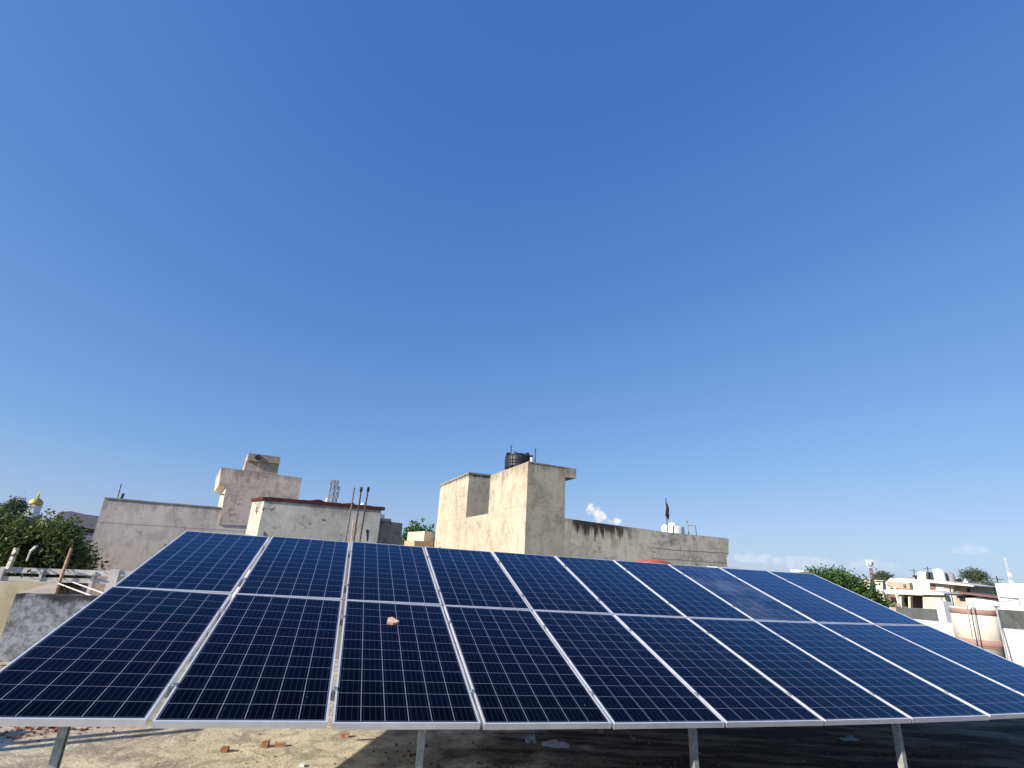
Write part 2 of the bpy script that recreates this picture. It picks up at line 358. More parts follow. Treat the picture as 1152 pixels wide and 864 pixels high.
# ------------------------------------------------------------------ SOLAR ARRAY
RA = Matrix(((0.957121, 0.268825, -0.107944), (0.289167, -0.908917, 0.300422), (-0.017351, -0.318754, -0.947679)))
TA = Vector((1.33233, 6.508998, -0.504063+CH))
def surf(k, j, up=0.0):
    """k = seam number along the row, j = 0 top edge .. 2 low edge; slightly sagging real array"""
    a = (k-5)/5; b_ = j-1
    X = (k-5)*1.012 - .000331*(k-5)**2; Y = b_*1.975
    Z = -.042335*a*a + .027206*a*b_ - .013972*b_*b_ - .048575*a*a*b_ - .0135*a**3 - .011024*b_*b_*a
    v = Vector((X, Y, Z)); return RA @ v + TA + (RA @ Vector((0, 0, -1)))*up
PWD, PLN, PTH = .990, 1.956, .042
def make_panel():
    root = bpy.data.objects.new('solar_panel', None); C.objects.link(root)
    bm = NB(); fl = .0125
    # frame: four bars with mitre-free butt joints, hollow below
    for sx in (-1, 1):
        box(bm, (sx*(PWD/2-fl/2), 0, -PTH/2), (fl, PLN, PTH))
        box(bm, (sx*(PWD/2-.018-fl*0), 0, -PTH+.001), (.034, PLN-.004, .0018))
    for sy in (-1, 1):
        box(bm, (0, sy*(PLN/2-fl/2), -PTH/2), (PWD-2*fl, fl-.0008, PTH-.0006))
        box(bm, (0, sy*(PLN/2-.018), -PTH+.003), (PWD-.07, .034, .0018))
    fr = link('frame', bm, M['alu'], root)
    bm = NB(); uvl = bm.loops.layers.uv.new('UVMap')
    x, y = PWD/2-fl+.001, PLN/2-fl+.001
    vs = [bm.verts.new(v) for v in ((-x, -y, -.003), (x, -y, -.003), (x, y, -.003), (-x, y, -.003))]
    f = bm.faces.new(vs)
    vb = [bm.verts.new((v.co.x, v.co.y, -.009)) for v in vs]
    fs = [bm.faces.new(vb[::-1])] + [bm.faces.new((vs[i], vb[i], vb[(i+1) % 4], vs[(i+1) % 4])) for i in range(4)]
    for g in fs: g.material_index = 1
    for g in [f]+fs:
        for l in g.loops: l[uvl].uv = (l.vert.co.x+PWD/2, l.vert.co.y+PLN/2)
    gl = link('glass', bm, [M['glass'], M['back']], root)
    bm = NB(); box(bm, (0, PLN/2-.16, -.019), (.13, .10, .019)); box(bm, (0, PLN/2-.105, -.019), (.05, .03, .012))
    link('junction_box', bm, M['black_plastic'], root)
    return root
def copy_tree(o, parent=None):
    c = o.copy(); C.objects.link(c); c.parent = parent
    for ch in [x for x in bpy.data.objects if x.parent == o]: copy_tree(ch, c)
    return c
gaps = [30, 30, 24, 22, 20, 18, 18, 18, 18]; xs = [-.008]
for g in gaps: xs.append(xs[-1]+PWD+g/1000)
ORD = ['first', 'second', 'third', 'fourth', 'fifth', 'sixth', 'seventh', 'eighth', 'ninth', 'last']
proto = make_panel(); used = False; dusty_me = None
for j in (0, 1):
    for i in range(10):
        o = copy_tree(proto) if used else proto; used = True
        k0 = xs[i]/1.012; k1 = (xs[i]+PWD)/1.012
        p00, p10, p01, p11 = surf(k0, j), surf(k1, j), surf(k0, j+1), surf(k1, j+1)
        X = ((p10+p11)-(p00+p01)).normalized(); Yv = ((p00+p10)-(p01+p11)); Z = X.cross(Yv).normalized(); Yv = Z.cross(X)
        # small individual misalignment
        o.matrix_world = Matrix.Translation((p00+p10+p01+p11)/4 + Z*random.uniform(-.0015, .0015)) @ Matrix((X, Yv, Z)).transposed().to_4x4() @ Matrix.Rotation(random.uniform(-.0012, .0012), 4, 'Z')
        row = 'upper' if j == 0 else 'lower'
        lab = 'blue solar panel, %s from the left in the %s row' % (ORD[i], row)
        if (j, i) == (0, 7): lab = 'dusty greyish solar panel, eighth from the left in the upper row'
        if (j, i) == (1, 2): lab = 'dark solar panel carrying the tan brick shard, third in the lower row'
        tag(o, lab, 'solar panel', 'solar panels of the rooftop array')
        if (j, i) == (0, 7):
            g = [c for c in bpy.data.objects if c.parent == o and c.name.startswith('glass')][0]
            me = g.data.copy(); me.materials[0] = M['glass_dusty']; g.data = me

# mounting frame: front and rear legs, rafters and purlins
st = thing('panel_stand', 'galvanised steel stand with five front legs under the solar panels', 'frame', surf(5, 2)*1.0)
st.location.z = 0; bpy.context.view_layer.update()
NU = (RA @ Vector((0, 0, -1))).normalized(); AY = (RA @ Vector((0, 1, 0))).normalized(); AX = (RA @ Vector((1, 0, 0))).normalized()
def channel(bm, a, b_, u, v, wd, dp, t=.003, lip=.012):
    """lipped C section from a to b; u across the web, v opening direction"""
    prof = [(-wd/2, 0), (wd/2, 0), (wd/2, dp), (wd/2-lip, dp), (wd/2-lip, dp-t), (wd/2-t, dp-t), (wd/2-t, t), (-wd/2+t, t), (-wd/2+t, dp-t), (-wd/2+lip, dp-t), (-wd/2+lip, dp), (-wd/2, dp)]
    prism(bm, [Vector(a)+u*x+v*y for x, y in prof], Vector(b_)-Vector(a))
for k in (.50, 2.60, 4.80, 7.0, 9.14):
    zu = -PTH-.004-.045
    pf = surf(k, 1.915, zu-.04); pb = surf(k, .15, zu-.04)
    bm = NB(); u_ = XA; channel(bm, (pf.x, pf.y, .009), (pf.x, pf.y, pf.z), YA, XA, .06, .042)
    lg = part('leg', bm, M['galv'], st); bm = NB(); box(bm, (pf.x+.02, pf.y, .005), (.16, .16, .008), (XA, YA, Vector((0, 0, 1)))); part('base_plate', bm, M['galv'], lg)
    bm = NB(); channel(bm, (pb.x, pb.y, .009), (pb.x, pb.y, pb.z), YA, XA, .06, .042)
    lg = part('leg', bm, M['galv'], st); bm = NB(); box(bm, (pb.x+.02, pb.y, .005), (.16, .16, .008), (XA, YA, Vector((0, 0, 1)))); part('base_plate', bm, M['galv'], lg)
    bm = NB(); channel(bm, surf(k, 1.93, zu-.0), surf(k, .03, zu-.0), NU, AX, .06, .04); part('rafter', bm, M['galv'], st)
for j in (.22, .80, 1.20, 1.80):
    bm = NB()
    n = 10
    for i in range(n):
        a = surf(-.10 if i == 0 else i, j, -PTH-.024); b_ = surf(i+1 if i < n-1 else 10.08, j, -PTH-.024)
        channel(bm, a, a+(b_-a)*.9995, NU, -AY, .041, .04)
    part('purlin', bm, M['galv'], st)

for i in range(9):
    xm = (xs[i]+PWD+xs[i+1])/2/1.012; gw = gaps[i]/1000
    for j in (.22, .80, 1.20, 1.80):
        c = surf(xm, j, .0025); bm = NB(); box(bm, c, (gw+.018, .045, .004), (AX, AY, NU)); tube(bm, [c+NU*.002, c+NU*.010], .007, 6); box(bm, c-NU*.018, (gw*.5, .04, .034), (AX, AY, NU)); part('clamp', bm, M['galv'], st)

# ------------------------------------------------------------------ objects on the roof and on the glass
def lump(bm, c, s, seed, rot=0, jag=.25):
    r = random.Random(seed); vs = []
    ca, sa = math.cos(rot), math.sin(rot)
    for k in (0, 1):
        for j in (-1, 1):
            for i in (-1, 1):
                x = i*s[0]/2*(1-r.random()*jag); y = j*s[1]/2*(1-r.random()*jag); z = k*s[2]*(1-(r.random()*jag if k else 0))
                vs.append(bm.verts.new(Vector(c)+Vector((x*ca-y*sa, x*sa+y*ca, z))))
    for f in ((0, 1, 3, 2), (4, 5, 7, 6), (0, 1, 5, 4), (2, 3, 7, 6), (0, 2, 6, 4), (1, 3, 7, 5)): bm.faces.new([vs[i] for i in f])
BR = [(253, 845.5, (.07, .05, .04), 'brick', 'small dark red brick piece lying alone on the sunlit roof'),
      (298.5, 840, (.07, .05, .05), 'brick', 'upright broken brick beside the orange brick piece'),
      (315, 839.5, (.11, .05, .03), 'brick_pale', 'long orange brick piece lying beside the upright one'),
      (388, 829, (.085, .05, .035), 'brick_pale', 'orange brick piece on the roof just left of the panel shadow'),
      (340, 862, (.05, .035, .02), 'white_plastic', 'small white pebble on the sunlit roof at the bottom'),
      (676, 825, (.05, .04, .05), 'brick_pale', 'small sunlit pebble just under the panel edge'),
      (713, 832.5, (.05, .03, .03), 'brick_pale', 'small pale stone in the shade under the fifth lower panel')]
for n, (px, py, s, m, lab) in enumerate(BR):
    c = atZ(px, py, .002); bm = NB(); lump(bm, c, s, n*3+1, random.uniform(-.4, .6)); tag(link('brick_piece' if s[0] > .06 else 'pebble', bm, M[m]), lab, 'brick' if s[0] > .06 else 'stone', 'brick pieces and stones on the roof')
# shard lying on the third lower panel
def on_glass(px, py, up=0):
    r = Vector(ray(px, py)); n = NU; p0 = surf(2.4, 1.15, -.003+up); t = n.dot(p0-Vector((0, 0, CH)))/n.dot(r); return Vector((0, 0, CH))+r*t
bm = NB(); c = on_glass(441.5, 701)
sp = [(-.055, -.035), (.0, -.045), (.045, -.02), (.062, .0), (.03, .035), (-.005, .085), (-.045, .055)]
prism(bm, [c+AX*x-AY*y for x, y in sp], NU*.022)
bmesh.ops.bevel(bm, geom=bm.edges[:], offset=.003, segments=1)
tag(link('brick_shard', bm, plain('tan shard', (.66, .45, .30), .9, 0, .1, .2, 30)), 'tan brick shard lying on the glass of the third lower panel', 'brick')
# litter
def crumple(name, px, py, wx, wy, h, mat, lab, cat, seed, rot=0):
    c = atZ(px, py, .004); bm = NB(); r = random.Random(seed); n = 9; g = []
    for j in range(n):
        row = []
        for i in range(n):
            x = (i/(n-1)-.5)*wx*(1+.12*math.sin(j*1.7+seed)); y = (j/(n-1)-.5)*wy*(1+.2*math.sin(i*1.3+seed))
            z = h*(.35+.65*r.random()) if 0 < i < n-1 and 0 < j < n-1 else h*.15*r.random()
            row.append(bm.verts.new(c+Vector((x*math.cos(rot)-y*math.sin(rot), x*math.sin(rot)+y*math.cos(rot), z))))
        g.append(row)
    for j in range(n-1):
        for i in range(n-1): bm.faces.new((g[j][i], g[j][i+1], g[j+1][i+1], g[j+1][i]))
    bmesh.ops.solidify(bm, geom=bm.faces[:], thickness=.002)
    return tag(link(name, bm, mat), lab, cat)
crumple('paper_packet', 625, 838.5, .27, .16, .03, M['paper'], 'flat lilac paper packet lying in the shade under the panels', 'packet', 3, -.1)
crumple('cloth_rag', 597, 835.5, .11, .09, .07, M['rag'], 'small crumpled blue white rag left of the lilac packet', 'rag', 5)
crumple('plastic_bag', 955, 832, .24, .10, .03, M['rag'], 'thin pale plastic bag flattened in the shade left of the fourth leg', 'bag', 8, .3)
crumple('rubber_mat', 588, 828, .55, .28, .012, M['black_plastic'], 'black rubber scrap lying behind the rag', 'scrap', 9, .1)
# rubble: nobody could count it
def rubble(name, centres, mat, lab, smin, smax):
    bm = NB(); q = 0
    for (px, py, sx, sy, n) in centres:
        c = atZ(px, py, 0)
        for _ in range(n):
            s = random.uniform(smin, smax)*random.uniform(.5, 1); q += 1
            lump(bm, c+Vector((random.gauss(0, sx), random.gauss(0, sy), 0)), (s, s*random.uniform(.5, 1), s*random.uniform(.3, .7)), q+500, random.uniform(0, 3), .45)
    return tag(link(name, bm, mat), lab, 'rubble', None, 'stuff')
rubble('brick_rubble', [(20, 822, .3, .2, 90), (65, 820, .25, .06, 50), (8, 740, .5, .4, 120), (1030, 848, .35, .2, 60), (560, 858, .4, .25, 50), (460, 856, .2, .2, 40), (725, 860, .3, .2, 40)], M['brick'], 'scattered red brick rubble on the roof under the panels', .012, .05)
rubble('gravel', [(300, 850, 1.3, .6, 120), (600, 850, 1.4, .6, 200), (900, 850, 1.6, .6, 200)], plain('grit', (.30, .25, .18), .95, 0, .1, .5, 20), 'loose grit and crumbs of mortar strewn over the roof', .006, .028)
# two posts outside the frame on the left whose shadows fall across the roof
for n, (tx, ty) in enumerate((((181, 820)), ((223, 821)))):
    tip = atZ(tx, ty, 0); Lh = 1.55 + n*.2; b0 = tip - Vector((SX, SY, 0))*Lh/math.tan(R(SUN_EL))
    bm = NB(); tube(bm, [b0, b0+Vector((0, 0, Lh))], .05, 10)
    tag(link('steel_post', bm, M['galv']), ['steel post left of the panels, throwing the upper thin shadow', 'steel post left of the panels, throwing the lower thin shadow'][n], 'post', 'steel posts at the left side of the roof')

# ------------------------------------------------------------------ foliage
def leaf_mat(name, dark, lite, yel):
    b = MatB(name); n = b.noise(1.6, 4); n2 = b.noise(14, 3); oi = b.geo.outputs['Random Per Island']
    c = b.mix(b.ramp(n, .35, .65), dark, lite); c = b.mix(b.math('MULTIPLY', b.ramp(oi, .72, 1.0), .7), c, yel)
    b.done(c, .55, 0, .35); t = b.N.new('ShaderNodeBsdfTranslucent'); b.put(t.inputs[0], b.mix(.5, c, yel)); ms = b.N.new('ShaderNodeMixShader'); ms.inputs[0].default_value = .22
    o = b.N['Material Output']; b.L.new(b.b.outputs[0], ms.inputs[1]); b.L.new(t.outputs[0], ms.inputs[2]); b.L.new(ms.outputs[0], o.inputs[0]); return b.m
M['leaf'] = leaf_mat('leaf mid', (.045, .075, .018), (.10, .14, .035), (.20, .23, .06))
M['leaf2'] = leaf_mat('leaf fresh', (.04, .09, .018), (.07, .15, .03), (.11, .19, .04))
M['leaf_far'] = leaf_mat('leaf far', (.085, .115, .08), (.11, .14, .095), (.14, .17, .10))  # paler far leaves, distance haze put into their colour
M['bark'] = plain('bark', (.16, .12, .085), .95, 0, .1, .3, 20)
def crown_mesh(cl, leaf, nleaf, seed):
    """cl: list of (centre, radius xyz); leaves gathered on twigs through the volume"""
    r = np.random.default_rng(seed); V = []; Fc = []
    vol = np.array([c[1][0]*c[1][1]*c[1][2] for c in cl])**.8; cnt = (nleaf*vol/vol.sum()).astype(int)
    P = []; 
    for (c, rad), n in zip(cl, cnt):
        nt_ = max(3, n//14); d_ = r.normal(size=(nt_, 3)); d_ /= np.linalg.norm(d_, axis=1)[:, None]
        rr = (.35+.72*r.random(nt_)**.55)[:, None]; tw = np.array(c)+d_*rr*np.array(rad)
        idx = r.integers(0, nt_, n); P.append(tw[idx]+r.normal(size=(n, 3))*leaf*1.25)
    P = np.vstack(P); n = len(P)
    nrm = r.normal(size=(n, 3)); nrm[:, 2] = np.abs(nrm[:, 2])*1.0+.3; nrm /= np.linalg.norm(nrm, axis=1)[:, None]
    t = r.normal(size=(n, 3)); t -= (t*nrm).sum(1)[:, None]*nrm; t /= np.linalg.norm(t, axis=1)[:, None]; b_ = np.cross(nrm, t)
    s = (leaf*(.6+.8*r.random(n)))[:, None]
    v = np.stack([P-t*s*.5, P+b_*s*.27+nrm*s*.06, P+t*s*.55-nrm*s*.08, P-b_*s*.27+nrm*s*.06], 1).reshape(-1, 3)
    f = np.arange(4*n).reshape(-1, 4)
    return v, f
def tree(name, label, base, cl, leaf, nleaf, mat, seed, trunk_r=.12, group=None):
    root = thing(name, label, 'tree', base, group)
    v, f = crown_mesh([((c[0]-base[0], c[1]-base[1], c[2]-base[2]), rad) for c, rad in cl], leaf, nleaf, seed)
    me = bpy.data.meshes.new('crown'); me.from_pydata(v.tolist(), [], f.tolist()); me.materials.append(mat); me.update()
    o = bpy.data.objects.new('crown', me); C.objects.link(o); o.parent = root
    bm = NB(); base = Vector(base); r = random.Random(seed)
    cz = sum(c[2] for c, _ in cl)/len(cl); fork = Vector((base.x, base.y, base.z+(cz-base.z)*.6))
    tube(bm, [base, base.lerp(fork, .5)+Vector((r.uniform(-.1, .1), r.uniform(-.1, .1), 0)), fork], [trunk_r*1.4, trunk_r, trunk_r*.8], 10)
    for c, rad in cl:
        c = Vector(c); mid = fork.lerp(c, .5)+Vector((r.uniform(-.2, .2), r.uniform(-.2, .2), r.uniform(0, .2)))
        tube(bm, [fork-Vector((0, 0, .1)), mid, c], [trunk_r*.5, trunk_r*.28, trunk_r*.12], 7)
        for _ in range(3):
            e = c+Vector((r.uniform(-1, 1)*rad[0], r.uniform(-1, 1)*rad[1], r.uniform(-.3, .9)*rad[2]))*.75
            tube(bm, [mid.lerp(c, .6), mid.lerp(e, .6), e], [trunk_r*.2, trunk_r*.12, trunk_r*.05], 6)
    part('trunk', bm, M['bark'], root, True)
    return root
def cl_from_px(lst, y):
    o = []
    for (px, py, rx, rz, dy) in lst:
        yy = y+dy; c = atY(px, py, yy); s = yy/F*1.25; o.append(((c.x, c.y, c.z), (rx*s, rx*s*.9, rz*s)))
    return o
c0 = atY(25, 640, 12.7)
tree('leafy_tree', 'dense dark green tree at the left edge behind the white railing', (c0.x, c0.y, -7.6),
     cl_from_px([(-34, 612, 30, 24, 0), (-4, 602, 20, 17, .4), (18, 611, 18, 16, -.2), (38, 606, 14, 14, .3), (58, 596, 11, 9, 0), (50, 612, 9, 9, .3), (72, 606, 12, 12, -.2), (80, 621, 8, 9, 0), (20, 635, 26, 16, .4), (55, 632, 24, 16, .2), (-20, 640, 30, 18, .6), (72, 640, 16, 14, .2), (88, 628, 9, 8, 1.7), (99, 634, 5, 5, 1.9), (84, 645, 9, 7, 1.6)], 12.2), .10, 24000, M['leaf'], 3, .13)
c0 = atY(955, 690, 27)
tree('leafy_tree', 'fresh green spreading tree behind the right end of the panels', (c0.x, c0.y, -7.6),
     cl_from_px([(922, 655, 15, 9, 0), (940, 659, 15, 11, .5), (957, 666, 14, 11, 0), (971, 675, 13, 11, 0), (985, 684, 10, 8, 0), (950, 682, 24, 14, 1), (982, 693, 16, 9, 1)], 26), .14, 24000, M['leaf2'], 5, .18)
c0 = atY(468, 606, 30)
tree('leafy_tree', 'small far tree between the cream block and the water tank tower', (c0.x, c0.y, -7.6),
     cl_from_px([(468, 603, 8, 7, 0), (462, 612, 7, 9, 0), (477, 609, 8, 8, 0)], 30), .2, 2200, M['leaf2'], 8, .15)
for i, (px, py, rx, rz, y, lab) in enumerate([(994, 651, 5, 2.5, 62, 'far tree rising beside the terraced cream house roof'), (1117, 665, 9, 3.5, 48, 'far tree left of the bright white house at the right edge'),
        (1096, 647, 11, 3.5, 75, 'distant tree top behind the round white water tank'), (17, 571, 8, 5, 60, 'dark distant tree top left of the golden dome'), (5, 578, 12, 6, 62, 'dark distant tree at the left edge of the picture')]):
    c0 = atY(px, py, y); tree('far_tree', lab, (c0.x, c0.y, -7.6), cl_from_px([(px-rx*.4, py+1, rx*.6, rz*.8, 0), (px+rx*.4, py+1, rx*.6, rz*.7, 0), (px, py, rx*.5, rz, 0)], y), .24, 3500, M['leaf_far'], 20+i, .2, 'distant trees among the houses')

# ------------------------------------------------------------------ PINK HOUSE (left)
ZG = -7.59
def down(pts, z=ZG):
    """close a pixel polygon straight down to z at both ends"""
    return pts + [Vector((pts[-1].x, pts[-1].y, z)), Vector((pts[0].x, pts[0].y, z))]
A = atY(118, 560, 14.5); PP = Plane(A, (.927, .375)); zt = A.z
M['pink'] = plaster('rose plaster', (.80, .70, .585), (.49, .43, .36), ztop=zt, slen=.8, amount=.7, grunge=.65, seams=((PP.p(120, 588).z, .012, .8),), patch=(.28, .24, .22), patchamt=.5, bscale=.9)
M['pink_tower'] = plaster('rose tower plaster', (.68, .585, .475), (.38, .325, .265), ztop=PP.p(250, 526).z, slen=.9, amount=.8, grunge=.7, patch=(.17, .15, .14), patchamt=.7, bscale=1.3)
M['concrete_top'] = plaster('weathered concrete', (.40, .35, .27), (.2, .18, .14), amount=.6)
hp = thing('rose_house', 'rose plastered house with a long wall and stepped stair tower on the left', 'house', (A.x, A.y, ZG))
bm = NB(); prism(bm, down(PP.poly([(118, 560), (180, 565.5), (248.5, 571), (345, 580)])), PP.n*7.0); part('wall', bm, M['pink'], hp)
bm = NB(); q = PP.poly([(117.5, 559.2), (180, 564.8), (248.2, 570.3), (248.4, 571.6), (180, 566.2), (117.7, 560.8)], -.02); prism(bm, q, PP.n*.24); part('coping', bm, M['concrete_top'], hp)
bm = NB(); q = PP.poly([(249, 525.6), (339.6, 537.6), (337.4, 551.8), (334, 574), (331, 594), (246, 590), (254.7, 546.8), (246.3, 545.0)], -.03)
prism(bm, q, PP.n*2.7-PP.h*.42); part('stair_tower', bm, M['pink_tower'], hp)
bm = NB(); prism(bm, PP.poly([(277.0, 518.5), (314.0, 522.2), (312.2, 533.5), (274.5, 528.8)], .35), PP.n*1.0-PP.h*.14); part('tank_room', bm, M['pink_tower'], hp)
bm = NB(); prism(bm, PP.poly([(279.8, 509.4), (315.6, 514.2), (314.6, 521.7), (278.2, 517.8)], .25), PP.n*1.25-PP.h*.17); rsl = part('roof_slab', bm, M['concrete_top'], hp)
bm = NB(); c = PP.p(290.3, 514.6, .24); tube(bm, [c, c-PP.n*.03], .085, 12); part('drain_hole', bm, M['steel_dark'], rsl)
bm = NB(); c = PP.p(253.6, 556.5, .12); tube(bm, [c, c-PP.h*.14], .03, 8); part('spout', bm, M['galv'], hp)
# rods on the pink wall
for (a, b_, r_, lab) in (((132.5, 560), (136.5, 544.5), .012, 'thin tall steel rod standing on the left wall top'), ((136.5, 561), (139, 555), .035, 'short thick dark rod stub on the left wall top')):
    bm = NB(); tube(bm, [PP.p(*a, .1), PP.p(*b_, .1)], r_, 8); tag(link('steel_rod', bm, M['steel_dark']), lab, 'rod', 'rods on the rose wall')

# ------------------------------------------------------------------ CREAM BLOCK with maroon coping
A = atY(297.8, 561.5, 11.5); PC = Plane(A, (.935, .355)); zt = A.z; PCl = Plane(A, (-.70, .71))
M['cream_grey'] = plaster('weathered cream', (.58, .56, .47), (.35, .34, .30), ztop=zt, slen=.7, amount=.6, patch=(.06, .05, .045), patchamt=.95, bscale=1.5)
cb = thing('cream_roof_room', 'cream flat roofed block with maroon coping behind the panels', 'building', (A.x, A.y, ZG))
bk = PCl.p(283.2, 568)-A; bk.z = 0
bm = NB(); e1 = PC.p(428.5, 577); prism(bm, [A, Vector((e1.x, e1.y, A.z-.03)), Vector((e1.x, e1.y, ZG)), Vector((A.x, A.y, ZG))], bk); part('wall', bm, M['cream_grey'], cb)
bm = NB(); q0 = A-PC.n*.025-PC.h*.03; q1 = Vector((e1.x, e1.y, A.z))-PC.n*.025+PC.h*.08
nseg = 46; pts = []
for i in range(nseg+1): v = q0.lerp(q1, i/nseg); pts.append(v+Vector((0, 0, .045+random.uniform(0, .012)+(.035 if i in (19, 20, 21, 33) else 0))))
low = [q1+Vector((0, 0, -.028)), q0+Vector((0, 0, -.028))]
prism(bm, pts+low, bk*1.02+PC.n*.05); part('coping', bm, M['maroon'], cb)
bm = NB(); c = PC.p(411, 596, -.004); 
prism(bm, PC.poly([(411.5, 595.8), (414.6, 596), (414.2, 603), (413.4, 608.5), (412.2, 608.5), (412.6, 602)], -.005), PC.n*.012); part('wall_hole', bm, M['opening'], cb)
# darker blocks right of it
A2 = atY(427.5, 583, 15.5); P2 = Plane(A2, (.80, .6)); M['dark_grey'] = plaster('sooty plaster', (.27, .26, .22), (.10, .10, .09), ztop=A2.z+.1, slen=.8, amount=.9, blackamt=.5, bscale=1.5)
gb = thing('sooty_block', 'small soot stained grey block right of the cream block', 'building', (A2.x, A2.y, ZG))
bm = NB(); prism(bm, down(P2.poly([(425, 585), (452.9, 588.8), (451.8, 604), (453, 605), (452, 611)])), P2.n*1.8); part('wall', bm, M['dark_grey'], gb)
bm = NB(); prism(bm, P2.poly([(426, 582.5), (440.3, 584), (440.2, 588), (426, 586)], .2), P2.n*1.2); part('upper_block', bm, M['grey_far'], gb)
bm = NB(); prism(bm, P2.poly([(426, 577.6), (432.8, 579), (432.5, 583.5), (426, 582)], .25), P2.n*.8); part('chimney', bm, M['cream_far2'], gb)
# white rounded thing behind the rods
c = atY(407.5, 573.5, 16); bm = NB(); lathe(bm, c-Vector((0, 0, .35)), [(.14, 0), (.15, .3), (.14, .42), (.06, .52), (.05, .56)], 20)
tag(link('water_drum', bm, M['white_plastic'], smooth=True), 'small white water drum behind the three tall bars', 'drum')
# three tall starter bars
PRs = Plane(atY(394, 610, 10.2), (.95, .31))
rodm = []
for n, (a, b_) in enumerate((((388.7, 609), (398.9, 548.2)), ((397.5, 612), (406.5, 549.5)), ((404.2, 613), (414.4, 549.5)))):
    if n == 0:
        cz_ = atY(400, 622, 10.25).z; cc_ = atY(399, 622, 10.25); bm = NB(); box(bm, (cc_.x, cc_.y, cz_/2), (.42, .3, cz_), (XA, YA, Vector((0, 0, 1)))); tag(link('concrete_column', bm, M['concrete_top']), 'concrete column stub that carries the three tall thin poles', 'column')
    root = thing('steel_pole', ['left of the three tall thin poles behind the panels', 'middle of the three tall thin poles behind the panels', 'right of the three tall thin poles behind the panels'][n], 'pole', (PRs.p(*a).x, PRs.p(*a).y, cz_), 'tall thin poles behind the panels')
    pa, pb = PRs.p(*a), PRs.p(*b_); d_ = (pb-pa).normalized(); pa0 = pa - d_*((pa.z-cz_)/d_.z); bm = NB()
    seg = [pa0.lerp(pb, i/30)+Vector((random.uniform(-.004, .004), random.uniform(-.004, .004), 0)) for i in range(31)]
    tube(bm, seg, [.014+.0025*(i % 2) for i in range(31)], 8); part('bar', bm, M['rust'] if n else plain('greyish bar', (.20, .17, .13), .85), root)
    if n: bm = NB(); lathe(bm, pb-Vector((0, 0, .02)), [(.022, -.05), (.03, 0), (.028, .03), (.01, .05)], 10); part('cap', bm, M['black_plastic'], root)
# pale wooden batten just behind the panel edge
bm = NB(); tube(bm, [atY(394.5, 612, 10.6), atY(397.5, 584, 10.6)], [.02, .016], 4)
# (joined to ground by extending downwards)
p_ = atY(394.5, 612, 10.6); tube(bm, [p_-Vector((.02, 0, .25)), p_], .02, 4); tag(link('wooden_batten', bm, plain('pale batten', (.46, .38, .29), .85)), 'short pale wooden batten beside the left pole', 'batten')

# lattice mast
def lattice(root_name, label, cat, base, top, wb, wt, nb, r, mat, extra=None):
    root = thing(root_name, label, cat, base); base = Vector(base); top = Vector(top)
    def ring(t):
        c = base.lerp(top, t); wd = wb+(wt-wb)*t
        return [c+Vector((math.cos(a)*wd/2, math.sin(a)*wd/2, 0)) for a in (.3, .3+math.pi/2, .3+math.pi, .3+1.5*math.pi)]
    bm = NB()
    for k in range(4): tube(bm, [ring(0)[k], ring(1)[k]], r*1.5, 6)
    part('uprights', bm, mat, root)
    bm = NB()
    for i in range(nb):
        a, b_ = ring(i/nb), ring((i+1)/nb)
        for k in range(4): tube(bm, [a[k], b_[(k+1) % 4]], r*.8, 4); tube(bm, [b_[k], a[(k+1) % 4]], r*.8, 4); tube(bm, [b_[k], b_[(k+1) % 4]], r*.8, 4)
    part('bracing', bm, mat, root)
    return root
b0 = atY(376, 569, 60); t0 = atY(376.5, 540.5, 60)
mst = lattice('lattice_mast', 'white and red lattice telecom mast above the maroon coping', 'mast', (b0.x, b0.y, b0.z-6), t0, .95, .85, 12, .045, M['grey_far'])
for (dx, dz, h_) in ((-.55, -2.6, 1.1), (.62, -1.3, 1.3), (-.35, -.6, 1.0), (.5, -2.9, .6)):
    bm = NB(); box(bm, t0+Vector((dx, 0, dz)), (.22, .2, h_)); part('antenna', bm, M['white_plastic'], mst)

